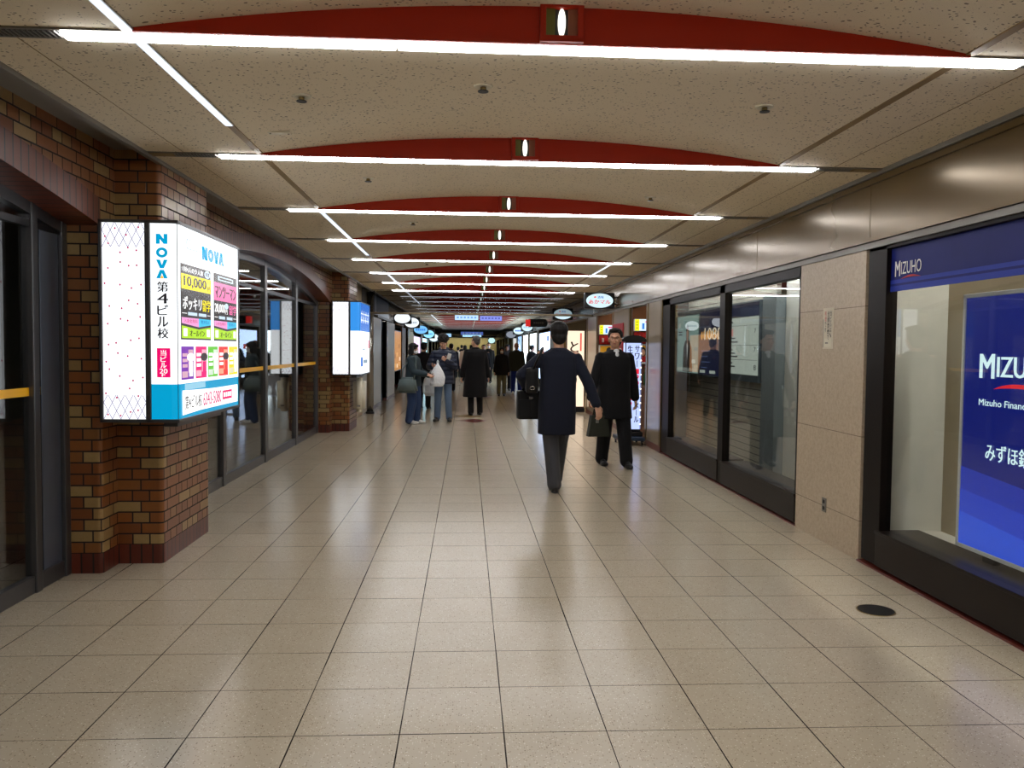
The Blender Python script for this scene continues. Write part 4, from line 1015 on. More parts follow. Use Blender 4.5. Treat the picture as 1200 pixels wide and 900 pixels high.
MB().tube([(2.74, 12.6, .1), (2.80, 12.58, .02), (2.83, 12.40, .012), (2.77, 12.32, .012), (2.74, 12.42, .012)], .006, 'black_plastic', 6).build('cord', o)
# tall lit paper sign
o = thing('standing_sign', 'tall lit cream sign with black brush lettering beyond the two men', 'sign', (2.56, 18.95, 0))
b = MB(); b.box(2.32, 2.77, 18.84, 19.0, .0, .10, 'black_plastic', .01); b.box(2.33, 2.76, 18.86, 18.98, .10, 1.92, 'wood_brown', .006); b.build('housing', o)
f = MB(); P = Panel(f, (2.345, 18.859, .13), (1, 0, 0), (0, -1, 0)); P.rect(0, 0, .40, 1.77, gl(250, 226, 198, 1.25), 1); fo = f.build('lit_face', o)
f = MB(); P = Panel(f, (2.345, 18.859, .13), (1, 0, 0), (0, -1, 0)); ik = gl(34, 28, 26, .5)
P.text('と', .07, 1.28, .27, 1.52, ik, 2, .04); P.vtext('んかつ', .09, .24, 1.2, .24, ik, 2, .02); P.vtext('しょうが', .03, .09, .62, .12, ik, 2); P.rect(.30, 1.30, .34, 1.72, gl(230, 90, 80), 2); P.rect(.28, .75, .33, 1.0, gl(236, 150, 110), 2)
f.build('lettering', fo)

# far shops: lit panels set between the pillars
def lit_panel(x, y0, y1, z0, z1, c, label, side, blocks=None):
    o = thing('shop_display', label, 'shop display', (x, (y0+y1)/2, z0)); d = .06*side
    MB().box(x, x+d, y0-.03, y1+.03, z0-.03, z1+.03, 'steel_frame', .005).build('frame', o)
    f = MB(); P = Panel(f, (x-.001*side, y0 if side < 0 else y1, z0), (0, -side, 0), (-side, 0, 0)); P.rect(0, 0, y1-y0, z1-z0, c, 1)
    if blocks:
        r = random.Random(int(y0*10))
        for k in range(7): a = r.uniform(.05, .8)*(y1-y0); b = r.uniform(.05, .85)*(z1-z0); P.rect(a, b, a+.14*(y1-y0), b+.1*(z1-z0), blocks[k % len(blocks)], 2)
    f.build('lit_face', o)
    b = MB(); b.box(x+.0, x+d, y0, y0+.06, 0, z0-.02, 'steel_dark'); b.box(x, x+d, y1-.06, y1, 0, z0-.02, 'steel_dark'); b.build('leg', o); return o
wh = gl(224, 242, 250, 5); bl = gl(150, 180, 240, 3); rd = gl(206, 40, 44, .9)
lit_panel(2.80, 27.2, 31.2, .35, 2.05, gl(170, 196, 236, 4), 'bluish lit shop display past the brown pillar on the right', 1, [wh, gl(40, 60, 130), rd])
lit_panel(2.80, 32.4, 35.8, .3, 2.1, wh, 'white lit shop display behind the old man in the olive jacket', 1, [bl, gl(200, 210, 220, 2)])
lit_panel(2.80, 37.0, 40.0, .3, 2.1, wh, 'white lit shop display farther right with pale blocks', 1, [bl, rd])
lit_panel(2.80, 41.2, 44.3, .6, 2.1, gl(120, 150, 190, 2.5), 'dim blue shop display far along on the right', 1, [wh, gl(30, 50, 110)])
lit_panel(2.80, 45.5, 48.8, .6, 2.1, gl(150, 150, 150, 2), 'dull grey shop display near the far end on the right', 1)
lit_panel(-2.25, 34.1, 39.5, .9, 1.95, gl(206, 184, 214, 1.8), 'pinkish lit shop window on the left behind the woman in the mask', -1, [gl(230, 216, 232), gl(180, 160, 200)])
lit_panel(-2.25, 41.1, 45.9, .6, 1.95, gl(170, 224, 240, 3), 'pale cyan lit shop window far on the left', -1, [wh])
lit_panel(-2.3, 25.3, 28.6, .72, 2.0, gl(196, 130, 60, .9), 'orange lit menu board in the left shop doorway', -1, [gl(216, 160, 90), gl(150, 90, 40), gl(240, 210, 180)])
o = thing('shop_door', 'dark glazed door with a steel handle between the first two far left pillars', 'door', (-2.3, 21.8, 0))
MB().box(-2.36, -2.30, 21.15, 22.45, 0, 2.19, 'bronze_dark', .006).build('door_leaf', o); MB().tube([(-2.30, 21.3, .8), (-2.25, 21.3, .82), (-2.25, 21.3, 1.28), (-2.30, 21.3, 1.3)], .012, 'steel_bright', 8).build('handle', o); MB().box(-2.3, -2.295, 21.35, 22.3, .2, 1.95, 'clear_glass').build('pane', o)
o = thing('shop_door', 'dark wooden door beyond the orange menu board on the left', 'door', (-2.3, 29.7, 0))
MB().box(-2.33, -2.27, 28.8, 30.5, 0, 2.19, 'wood_brown', .006).build('door_leaf', o); MB().tube([(-2.27, 29.0, .85), (-2.22, 29.0, .87), (-2.22, 29.0, 1.23), (-2.27, 29.0, 1.25)], .012, 'brass', 8).build('handle', o)
o = thing('steel_post', 'round polished steel post beyond the second brick pier', 'post', (-2.13, 18.1, 0))
MB().cyl((-2.13, 18.1), .075, .0, 2.69, 'steel_bright', 24).build('shaft', o); MB().cyl((-2.13, 18.1), .095, 0, .05, 'steel_dark', 24).build('foot', o)

# ================================================================== PEOPLE
# a figure faces +Y of its own axes; +X is its right hand side; feet on z = 0; modelled at 1.70 m and scaled
def capsule(bm, a, b, ra, rb, seg=12):
    a, b = Vector(a), Vector(b); d = b-a; L = d.length
    if L < 1e-5: L = 1e-5; d = Vector((0, 0, 1e-5))
    d.normalize(); up = d.orthogonal().normalized(); q = d.cross(up)
    prof = []
    for k in range(6): t = -PI/2+PI/2*k/5; prof.append((math.sin(t)*ra, math.cos(t)*ra))
    for k in range(6): t = PI/2*k/5; prof.append((L+math.sin(t)*rb, math.cos(t)*rb))
    rings = []
    for i, (h, r) in enumerate(prof):
        if i in (0, len(prof)-1): rings.append([bm.verts.new(a+d*h)]); continue
        rings.append([bm.verts.new(a+d*h+(up*math.cos(2*PI*k/seg)+q*math.sin(2*PI*k/seg))*r) for k in range(seg)])
    for i in range(len(rings)-1):
        A, B = rings[i], rings[i+1]
        for k in range(seg):
            if len(A) == 1: bm.faces.new((A[0], B[(k+1) % seg], B[k]))
            elif len(B) == 1: bm.faces.new((A[k], A[(k+1) % seg], B[0]))
            else: bm.faces.new((A[k], A[(k+1) % seg], B[(k+1) % seg], B[k]))
def ellip(bm, c, r, rot=None, seg=16):
    m = Matrix.Translation(Vector(c)) @ (rot.to_4x4() if rot else Matrix.Identity(4)) @ Matrix.Diagonal((*r, 1))
    bmesh.ops.create_uvsphere(bm, u_segments=seg, v_segments=10, radius=1, matrix=m)
def loft(bm, rings, seg=28, power=2.4):
    """closed body of stacked superellipses: (cx, cy, z, rx, ry)"""
    R = []
    for (cx, cy, z, rx, ry) in rings:
        rg = []
        for k in range(seg):
            t = 2*PI*k/seg; c, s = math.cos(t), math.sin(t)
            rg.append(bm.verts.new((cx+rx*math.copysign(abs(c)**(2/power), c), cy+ry*math.copysign(abs(s)**(2/power), s), z)))
        R.append(rg)
    for A, B in zip(R[:-1], R[1:]):
        for k in range(seg): bm.faces.new((A[k], A[(k+1) % seg], B[(k+1) % seg], B[k]))
    bm.faces.new(R[0][::-1]); bm.faces.new(R[-1])
def fuse(bm, name, voxel, mat, smooth=4):
    """one continuous surface out of the overlapping forms"""
    bmesh.ops.recalc_face_normals(bm, faces=bm.faces[:])
    me = bpy.data.meshes.new(name); bm.to_mesh(me); bm.free()
    o = bpy.data.objects.new(name, me); COL.objects.link(o)
    r = o.modifiers.new('r', 'REMESH'); r.mode = 'VOXEL'; r.voxel_size = voxel; r.use_smooth_shade = True
    if smooth: s = o.modifiers.new('s', 'SMOOTH'); s.iterations = smooth; s.factor = .5
    m2 = bpy.data.meshes.new_from_object(o.evaluated_get(bpy.context.evaluated_depsgraph_get()))
    bpy.data.objects.remove(o); bpy.data.meshes.remove(me)
    m2.name = name; m2.materials.clear(); m2.materials.append(M[mat] if isinstance(mat, str) else mat)
    for p in m2.polygons: p.use_smooth = True
    return m2
def ik(a, b, l1, l2, hint):
    a, b, hint = Vector(a), Vector(b), Vector(hint); d = b-a; D = min(max(d.length, .02), (l1+l2)*.999); dn = d.normalized()
    x = (l1*l1-l2*l2+D*D)/(2*D); h = math.sqrt(max(l1*l1-x*x, 0)); hp = hint-dn*hint.dot(dn)
    hp = hp.normalized() if hp.length > 1e-6 else dn.orthogonal().normalized()
    return a+dn*x+hp*h, a+dn*D
def hand(bm, wrist, dirv, palm, curl, side, s=1.):
    """palm, four unequal bent fingers and a thumb; palm = the way the palm faces"""
    d = Vector(dirv).normalized(); n = Vector(palm); n = (n-d*n.dot(d)).normalized(); w = d.cross(n)*side
    P0 = Vector(wrist); 
    for k in (-1, 0, 1): capsule(bm, P0+d*.012+w*.017*k, P0+d*.075+w*.024*k, .015, .0125, 8)
    for k, (off, L) in enumerate(((-.033, .070), (-.0115, .080), (.0105, .075), (.0315, .058))):
        p = P0+d*.082+w*off; a = curl*.35; r = .0088
        for j, f in enumerate((.45, .32, .26)):
            dd = d*math.cos(a)+n*math.sin(a); q = p+dd*(L*f); capsule(bm, p, q, r, r*.93, 8); p = q; r *= .93; a += curl*.75
    p = P0+d*.025-w*.030; t1 = (d*.55-w*.75+n*.35).normalized(); q = p+t1*.042; capsule(bm, p, q, .0125, .011, 8); capsule(bm, q, q+(d*.8-w*.25+n*.5).normalized()*.034, .0105, .0085, 8)
SKIN = plain('skin', rgb(206, 158, 132), .5, var=.08, scale=30); SKIN2 = plain('skin_tan', rgb(192, 142, 114), .5, var=.1, scale=30)
HAIR = fabric('hair_black', rgb(22, 19, 18), .55, 900, .4, 30); GREYH = fabric('hair_grey', rgb(84, 82, 82), .6, 900, .4, 30)
MASK = fabric('mask_cloth', rgb(226, 228, 232), .8)
DARK = plain('eye_dark', rgb(18, 14, 12), .2); LIP = plain('lip', rgb(150, 88, 80), .5); WHT = plain('eye_white', rgb(224, 220, 214), .3)
SHOE = plain('shoe_black', rgb(16, 15, 15), .3); SNEAK = plain('shoe_white', rgb(214, 212, 206), .5)
def person(label, loc, rot, h=1.70, feet=((-.09, .0), (.09, .0)), lift=(0, 0), hands=None, palms=None, curls=(.9, .9), dirs=(None, None), lean=0., head_yaw=0., head_pitch=0., fem=False,
           coat=None, coat_hem=.72, coat_w=1., trouser=None, tr_w=1., shoe=None, hair='short', hairm=None, skin=None, mask=False, hood=False, open_front=None, collar=True, knees=None, vox=.008, sleeve=1., eyes=True, name='person', hands_hid=(False, False), feet_yaw=(0, 0), elbow_hint=None, hips=0., flare=.03, coll=.045):
    sk = skin or SKIN; S = h/1.70
    o = thing(name, label, 'person', loc); 
    hipz = .88; sw = .15 if fem else .172; chest = (lean*.30, 1.20)
    sh = [Vector((-sw, lean*.45, 1.368)), Vector((sw, lean*.45, 1.368))]
    if hands is None: hands = ((-.25, .06, .77), (.25, .06, .77))
    hip = [Vector((-.085+hips, 0, hipz)), Vector((.085+hips, 0, hipz))]
    L1, L2 = .41, .40
    legs = []
    for i in (0, 1):
        f = feet[i]; ank = Vector((f[0], f[1]-.02, .075+lift[i])); hint = Vector((0, 1, .1)) if not knees else Vector(knees[i])
        kn, an = ik(hip[i], ank, L1, L2, hint); legs.append((hip[i], kn, ank))
    arms = []
    for i in (0, 1):
        hd = Vector(hands[i]); hint = Vector((-.5+i, -1, -.2)) if not elbow_hint else Vector(elbow_hint[i]); el, wr = ik(sh[i], hd, .285, .255, hint); arms.append((sh[i], el, wr))
    nb = Vector((0, lean*.48, 1.40)); hc = Vector((0, lean*.62+.012, 1.575)); 
    Rh = Matrix.Rotation(head_yaw, 3, 'Z') @ Matrix.Rotation(head_pitch, 3, 'X')
    H = lambda x, y, z: hc+Rh @ Vector((x, y, z))
    hs = .94 if fem else 1.
    # --- body: head, neck, trunk, arms, hands, legs in one surface
    bm = bmesh.new()
    ellip(bm, H(0, -.010, .035), (.073*hs, .092*hs, .085*hs), Rh); ellip(bm, H(0, .018, -.035), (.060*hs, .070*hs, .078*hs), Rh); ellip(bm, H(0, .050, -.082), (.030, .030, .026), Rh)
    ellip(bm, H(0, .092, -.012), (.011, .017, .024), Rh, 10); ellip(bm, H(0, .082, .030), (.045, .014, .012), Rh, 10); ellip(bm, H(0, .082, -.052), (.024, .010, .010), Rh, 10)
    for s in (-1, 1): ellip(bm, H(s*.074*hs, -.008, -.005), (.011, .022, .033), Rh, 10); ellip(bm, H(s*.036, .066, -.018), (.02, .02, .018), Rh, 10)
    capsule(bm, nb-Vector((0, 0, .05)), hc+Rh @ Vector((0, -.02, -.06)), .058 if not fem else .049, .052 if not fem else .045)
    loft(bm, [(hips, 0, .84, .13, .095), (hips, 0, .93, .155, .11), (0, lean*.08, 1.06, .135, .10), (0, lean*.25, 1.22, .155, .115), (0, lean*.38, 1.33, .165, .11), (0, lean*.45, 1.40, .12, .08), (0, lean*.47, 1.43, .06, .05)])
    for i, (a, e, w) in enumerate(arms):
        capsule(bm, a, e, .052, .041); capsule(bm, e, w, .040, .027)
        dv = dirs[i] if dirs[i] else (w-e); pv = palms[i] if palms else (Vector((1-2*i, .2, 0)))
        hand(bm, w, dv, pv, curls[i], (-1 if i else 1), 1)
    for i, (a, k, n) in enumerate(legs):
        capsule(bm, a, k, .082, .056); capsule(bm, k, n, .054, .036); fy = Matrix.Rotation(feet_yaw[i], 3, 'Z')
        capsule(bm, n-Vector((0, 0, .035)), n+fy @ Vector((0, .13, -.045)), .034, .028)
    bo = bpy.data.objects.new('body', fuse(bm, 'body', min(vox, .007) if vox < .012 else vox*.8, sk, 2)); COL.objects.link(bo); bo.parent = o
    def part(name, bm, mat, v=vox, sm=4, par=None):
        p = bpy.data.objects.new(name, fuse(bm, name, v, mat, sm)); COL.objects.link(p); p.parent = par or o; return p
    # --- face
    if eyes:
        for s in (-1, 1):
            m = MB(); m.sphere(H(s*.031, .0815, .008), (.011, .005, .0042), WHT, 10); m.sphere(H(s*.031, .0865, .008), (.0052, .003, .0052), DARK, 8); eo = m.build('eye'); eo.parent = o
            m = MB(); m.tube([H(s*.014, .093, .028), H(s*.03, .094, .033), H(s*.048, .082, .028)], .0035, HAIR if hairm is None else hairm, 6); eo = m.build('eyebrow'); eo.parent = o
        m = MB(); m.tube([H(-.022, .083, -.053), H(0, .091, -.051), H(.022, .083, -.053)], [.003, .0055, .003], LIP, 6); eo = m.build('lips'); eo.parent = o
    if mask:
        bm = bmesh.new(); ellip(bm, H(0, .042, -.048), (.058, .066, .050), Rh); ellip(bm, H(0, .088, -.03), (.022, .026, .03), Rh)
        mo = part('face_mask', bm, MASK, .006, 2)
        m = MB(); 
        for s in (-1, 1): m.tube([H(s*.057, .05, -.03), H(s*.076, .0, -.012)], .002, MASK, 5)
        m.build('ear_loop').parent = mo
    # --- hair
    hm = hairm or HAIR; bm = bmesh.new()
    if hair == 'short':
        ellip(bm, H(0, -.034, .056), (.083*hs, .090, .080), Rh); ellip(bm, H(0, -.062, .0), (.069, .050, .07), Rh); ellip(bm, H(0, .035, .106), (.058, .045, .026), Rh)
        for s in (-1, 1): ellip(bm, H(s*.062, -.02, .03), (.018, .05, .05), Rh)
    elif hair == 'full':
        ellip(bm, H(0, -.036, .060), (.095, .098, .088), Rh); ellip(bm, H(0, -.064, -.01), (.080, .056, .084), Rh); ellip(bm, H(.01, .046, .108), (.066, .045, .030), Rh)
        for s in (-1, 1): ellip(bm, H(s*.070, -.04, .03), (.018, .045, .05), Rh)
    elif hair == 'curly':
        r = random.Random(3); ellip(bm, H(0, -.005, .075), (.096, .104, .086), Rh)
        for k in range(95):
            t = r.uniform(0, 2*PI); p = r.uniform(.0, 1.5); ellip(bm, H(.096*math.sin(p)*math.cos(t), -.004+.106*math.sin(p)*math.sin(t), .072+.10*math.cos(p)), (.028, .028, .026), Rh, 8)
        ellip(bm, H(0, -.06, .0), (.07, .05, .07), Rh)
    elif hair == 'bob':
        ellip(bm, H(0, -.022, .045), (.092, .102, .09), Rh); ellip(bm, H(0, -.055, -.055), (.092, .058, .105), Rh); ellip(bm, H(0, .06, .075), (.065, .034, .032), Rh)
        for s in (-1, 1): ellip(bm, H(s*.073, .004, -.045), (.022, .048, .10), Rh)
    elif hair == 'thin':
        ellip(bm, H(0, -.028, .04), (.079, .09, .084), Rh); ellip(bm, H(0, -.06, -.01), (.066, .045, .06), Rh)
    part('hair', bm, hm, .006 if vox < .012 else vox*.8, 1 if hair == 'curly' else 2)
    if hood:
        bm = bmesh.new(); ellip(bm, nb+Vector((0, -.07, .03)), (.135, .085, .075)); ellip(bm, nb+Vector((0, -.02, .0)), (.125, .10, .05)); part('hood', bm, coat)
    # --- trousers and shoes
    bm = bmesh.new()
    loft(bm, [(hips, 0, .80, .15, .11), (hips, 0, .90, .172, .125), (hips*.5, 0, 1.00, .155, .115)])
    for i, (a, k, n) in enumerate(legs):
        capsule(bm, a, k, .098*tr_w, .078*tr_w); 
        nn = n+Vector((0, 0, .0)); capsule(bm, k, k+(nn-k)*.93, .078*tr_w, .068*tr_w); capsule(bm, k+(nn-k)*.5, k+(nn-k)*.97, .067*tr_w, .070*tr_w)
    part('trousers', bm, trouser)
    for i, (a, k, n) in enumerate(legs):
        fy = Matrix.Rotation(feet_yaw[i], 3, 'Z'); bm = bmesh.new(); z = lift[i]; b = Vector((n.x, n.y, 0))
        Q = lambda x, y, zz: b+fy @ Vector((x, y, zz+z))
        ellip(bm, Q(0, -.015, .045), (.041, .052, .045)); capsule(bm, Q(0, -.02, .034), Q(0, .12, .034), .034, .034); ellip(bm, Q(.004*(1-2*i), .135, .034), (.045, .085, .034)); ellip(bm, Q(0, .05, .055), (.036, .08, .036))
        for x, y, r in ((0, -.02, .038), (0, .13, .043)): ellip(bm, Q(0, y, .012), (r, r*1.6, .012))
        so = part('shoe', bm, shoe or SHOE, .006 if vox < .012 else vox*.7, 1)
    # --- coat: trunk, skirt and sleeves
    bm = bmesh.new(); w = coat_w; fw = .01
    rings = [(0, lean*.47, 1.452, .072, .066), (0, lean*.46, 1.43, .105, .080), (0, lean*.45, 1.405, .150*w, .094*w), (0, lean*.42, 1.36, .185*w*(.93 if fem else 1), .118*w), (0, lean*.33, 1.27, .190*w*(.9 if fem else 1), .130*w), (0, lean*.18, 1.14, .182*w*(.9 if fem else 1), .130*w),
             (hips*.6, lean*.05, 1.00, .184*w, .132*w), (hips, 0, .88, .190*w, .138*w)]
    z = .88
    while z-.12 > coat_hem:
        z -= .12; mx = (legs[0][1]+legs[1][1])/2; t = (.88-z)/.5; rings.append((hips+(mx.x-hips)*t*.5, mx.y*t*.6, z, (.190+flare*t)*w, (.138+.05*t)*w))
    t = (.88-coat_hem)/.5; mx = (legs[0][1]+legs[1][1])/2; rings.append((hips+(mx.x-hips)*max(t, 0)*.5, mx.y*max(t, 0)*.6, coat_hem, (.190+flare*max(t, -.3))*w, (.138+.05*max(t, -.3))*w))
    loft(bm, rings[::-1])
    for i, (a, e, wr) in enumerate(arms):
        s = 1-2*i; S0 = -s; ellip(bm, a+Vector((S0*.012, 0, -.012)), (.060*sleeve, .066*sleeve, .046)); capsule(bm, a+Vector((S0*.004, 0, -.02)), e, .064*sleeve, .058*sleeve); capsule(bm, e, e+(wr-e)*.93, .060*sleeve, .051*sleeve)
    if collar:
        for k in range(14):
            t = -2.6+5.2*k/13; p = nb+Vector((.078*math.sin(t), -.072*math.cos(t)-.004, coll-.03*(abs(t)/2.6))); ellip(bm, p, (.022, .018, .030), None, 8)
    co = part('coat', bm, coat, vox, 9)
    if open_front:
        m = MB()
        bm = bmesh.new(); ellip(bm, Vector((0, lean*.42+.070, 1.425)), (.040, .022, .035)); ellip(bm, Vector((0, lean*.40+.098*w, 1.37)), (.026, .018, .06)); part('shirt_front', bm, open_front, .006, 2)
    o.rotation_euler = (0, 0, rot); o.scale = (S, S, S)
    return o
def carried(name, label, cat, loc, rot=0): 
    o = thing(name, label, cat, loc); o.rotation_euler = (0, 0, rot); return o
def bagpart(o, mb, name):
    p = mb.build(name); p.parent = o; return p
navy = fabric('navy_wool', rgb(22, 25, 38)); grey_tr = fabric('grey_flannel', rgb(66, 66, 70)); black = fabric('black_wool', rgb(15, 14, 16)); black2 = fabric('black_cotton', rgb(22, 21, 23))
teal = fabric('dark_teal_nylon', rgb(36, 50, 56), .6); denim = fabric('blue_denim', rgb(44, 60, 92)); denim2 = fabric('washed_denim', rgb(92, 112, 138)); olive = fabric('olive_cloth', rgb(44, 46, 36)); bluep = fabric('bright_blue_cloth', rgb(28, 46, 120))
khaki = fabric('khaki_cloth', rgb(92, 88, 66)); cream = fabric('cream_wool', rgb(206, 198, 184)); beige = fabric('beige_wool', rgb(186, 164, 138)); greyc = fabric('grey_wool', rgb(70, 68, 66)); shirtw = fabric('white_shirt', rgb(206, 206, 206)); puff = 'navy_puffer'; mat_puffer(puff, rgb(28, 36, 58))
bagk = fabric('black_nylon', rgb(14, 14, 15), .5); bago = fabric('olive_canvas', rgb(44, 46, 38), .8); bagg = fabric('grey_green_nylon', rgb(92, 104, 102), .6)

# 1  man walking away in a navy coat
NX, NY = .945, 8.30
person('man in a navy knee-length coat and grey trousers walking away with a black briefcase', (NX, NY, 0), .04, 1.745, feet=((-.035, -.03), (.035, .36)), hands=((-.29, .16, 1.03), (.375, -.14, .865)), palms=((.6, 0, .5), (-.5, .8, .2)),
       dirs=((0, .6, -.9), (.25, -.2, -1)), curls=(1.5, .7), lean=.03, hair='full', coat=navy, coat_hem=.585, trouser=grey_tr, tr_w=1.04, vox=.0065, coat_w=1.0, flare=.0, coll=.012, eyes=False, elbow_hint=((-1, -.8, -.2), (1, -.3, 0)), hips=-.01, sleeve=1.0)
o = carried('briefcase', 'black briefcase carried by the man in the navy coat', 'bag', (NX-.285, NY+.10, .745), .12)
b = MB(); b.box(-.135, .135, -.06, .06, 0, .30, bagk, .025); b.box(-.128, .0, -.07, -.055, .02, .21, bagk, .012); bagpart(o, b, 'bag_body')
for yy in (-.03, .03):
    b = MB(); b.tube([(-.075, yy, .29), (-.07, yy*.8, .35), (-.03, yy*.5, .388), (.03, yy*.5, .388), (.07, yy*.8, .35), (.075, yy, .29)], .009, bagk, 8); bagpart(o, b, 'handle')
b = MB(); b.box(-.02, .02, -.064, -.058, .215, .24, 'steel_bright', .003); bagpart(o, b, 'clasp')
o = carried('shoulder_bag', 'black bag hanging from the left shoulder of the man in the navy coat', 'bag', (NX-.27, NY-.06, 1.02), 0)
b = MB(); b.box(-.075, .055, -.075, .075, 0, .27, bagk, .045); bagpart(o, b, 'bag_body')
b = MB(); 
for yy in (-.055, .055): b.tube([(.0, yy, .25), (.045, yy*1.5, .36), (.085, yy*1.4, .44), (.10, 0, .465)], .013, bagk, 8)
bagpart(o, b, 'strap'); b = MB(); b.tube([(-.01+.024*math.cos(t), -.078, .06+.016*math.sin(t)) for t in [2*PI*k/12 for k in range(13)]], .004, 'steel_bright', 6); bagpart(o, b, 'ring')
# 2  man in black coming towards the camera
BX, BY = 1.86, 10.12
person('man in an open black coat and black trousers walking towards the camera', (BX, BY, 0), PI+.10, 1.73, feet=((-.13, .16), (.11, -.12)), hands=((-.30, -.05, .78), (.33, .08, .80)), palms=((1, 0, .2), (-1, .1, 0)), curls=(.8, 1.7), head_yaw=-.35, hair='full', coat=black, coat_hem=.60, coat_w=1.08, trouser=black2, tr_w=1.16,
       open_front=shirtw, vox=.0065, sleeve=1.12, skin=SKIN2, elbow_hint=((-1, -.6, 0), (.8, -1, 0)))
o = carried('tote_bag', 'dark olive tote bag held by the man in the open black coat', 'bag', (BX-.215, BY-.12, .395), .15)
b = MB(); b.prism([(-.14, 0), (.14, 0), (.10, .26), (-.10, .26)], 'y', -.05, .05, bago); bagpart(o, b, 'bag_body')
for yy in (-.035, .035): 
    b = MB(); b.tube([(-.06, yy, .25), (-.05, yy*.6, .33), (0, yy*.3, .375), (.05, yy*.6, .33), (.06, yy, .25)], .009, bago, 8); bagpart(o, b, 'handle')
b = MB(); b.box(-.05, -.01, -.056, -.05, .17, .25, 'grey_trim', .002); bagpart(o, b, 'label_tag')
# 3  man in a long black coat, back turned
person('man in a long black coat with greying hair, back turned, head turned left', (.19, 17.75, 0), .12, 1.74, feet=((-.09, -.02), (.12, .10)), hands=((-.30, .0, .76), (.30, .02, .78)), palms=((1, .2, 0), (-1, .2, 0)), head_yaw=.75, hair='short', hairm=GREYH, coat=black, coat_hem=.40, coat_w=1.2, trouser=black2, tr_w=.95, vox=.009, sleeve=1.15)
# 4  woman with a mask
WX, WY = -1.03, 15.75
person('woman in dark teal jacket and wide jeans with a white mask, facing right', (WX, WY, 0), -PI/2-.35, 1.56, feet=((-.08, .06), (.10, -.02)), hands=((-.16, .30, 1.02), (.10, .33, 1.05)), palms=((.6, 0, .6), (-.6, 0, -.6)), curls=(.9, .9), head_yaw=-.1, head_pitch=-.12, fem=True, hair='bob', coat=teal, coat_hem=.80, coat_w=1.1,
       trouser=denim, tr_w=1.28, shoe=SNEAK, mask=True, vox=.008, sleeve=1.18)
o = carried('shoulder_bag', 'grey-green shoulder bag at the hip of the woman in the teal jacket', 'bag', (WX-.09, WY-.24, .62), -.2)
b = MB(); bm = bmesh.new(); bmesh.ops.create_cube(bm, size=1)
for v in bm.verts: v.co = Vector((v.co.x*(.42 if v.co.z < 0 else .29), v.co.y*.14, .14+v.co.z*.30))
bmesh.ops.bevel(bm, geom=bm.edges[:], offset=.045, segments=4, affect='EDGES'); b.bm(bm, bagg, True); bagpart(o, b, 'bag_body')
b = MB(); b.tube([(-.12, 0, .23), (-.10, .06, .45), (.02, .12, .66), (.09, .16, .70)], .013, bagg, 8); b.tube([(.12, .02, .23), (.14, .10, .45), (.12, .15, .66), (.09, .16, .70)], .013, bagg, 8); bagpart(o, b, 'strap')
# 5  young man with curly hair
YX, YY = -.46, 16.3
person('young man with curly black hair in a navy puffer jacket looking down at his phone', (YX, YY, 0), PI-.1, 1.70, feet=((-.12, .04), (.12, .02)), hands=((-.10, .30, 1.22), (.17, .30, 1.10)), palms=((.5, -.6, .3), (-.5, -.4, .6)), curls=(1.2, 1.3), head_pitch=-.36, hair='curly', coat=puff, coat_hem=.76, coat_w=1.14, trouser=denim2, tr_w=.95, shoe=SHOE, vox=.008,
       hood=True, sleeve=1.3, lean=.05, feet_yaw=(.25, -.25))
o = carried('smartphone', 'pale smartphone in the hand of the curly-haired young man', 'phone', (YX+.115, YY-.365, 1.30), 0)
b = MB(); b.box(-.036, .036, -.005, .005, -.075, .075, 'white_plastic', .004); p = bagpart(o, b, 'case'); p.rotation_euler = (.5, .3, 0)
b = MB(); b.box(-.032, .032, .0045, .0058, -.068, .068, 'vent_black'); p = bagpart(o, b, 'screen'); p.rotation_euler = (.5, .3, 0)
def plastic(name, c, a):
    t = NT(name); co = t.coord(); b = t.n('ShaderNodeBsdfPrincipled'); b.inputs['Base Color'].default_value = c; b.inputs['Roughness'].default_value = .3
    t.l(t.bump(t.noise(co, 22, 4), .8, .03), b.inputs['Normal']); tr = t.n('ShaderNodeBsdfTransparent'); mx = t.n('ShaderNodeMixShader'); mx.inputs[0].default_value = a
    t.l(tr.outputs[0], mx.inputs[1]); t.l(b.outputs[0], mx.inputs[2]); t.l(mx.outputs[0], t.out.inputs[0]); return t.m
pw = plastic('white_poly_bag', rgb(240, 242, 244), .93); pg = plastic('clear_poly_bag', rgb(206, 210, 214), .55)
def poly_bag(label, loc, w, h, mat, rot=0):
    o = carried('plastic_bag', label, 'bag', loc, rot); bm = bmesh.new(); r = random.Random(int(w*100))
    R = [(r.uniform(-.01, .01), 0, z*h, w*a*.5, w*b*.3) for z, a, b in ((0, .70, .6), (.12, .98, .9), (.4, 1., .85), (.62, .82, .6), (.8, .5, .4), (.92, .2, .22), (1.0, .10, .12))]
    loft(bm, R, 24, 2.2); p = bpy.data.objects.new('bag_body', fuse(bm, 'bag_body', .01, mat, 3)); COL.objects.link(p); p.parent = o
    b = MB(); b.tube([(-.012, 0, h*.97), (-.014, 0, h*1.06), (0, 0, h*1.12), (.014, 0, h*1.06), (.012, 0, h*.97)], .009, mat, 6); bagpart(o, b, 'handle'); return o
poly_bag('white plastic bag hanging from the hand of the curly-haired young man', (YX-.10, YY-.42, .72), .29, .46, pw)
# 6  man in black behind the woman, translucent bag
person('short man in a black jacket, back turned, standing behind the woman in the teal jacket', (-1.02, 19.6, 0), -.25, 1.60, feet=((-.10, 0), (.10, .05)), hands=((-.27, .05, .78), (.30, .04, .80)), hair='short', coat=black, coat_hem=.74, coat_w=1.22, trouser=black2, vox=.010, sleeve=1.3, eyes=False)
poly_bag('translucent plastic bag hanging beside the woman in the teal jacket', (-.78, 18.5, .38), .42, .62, pg)
D = .013
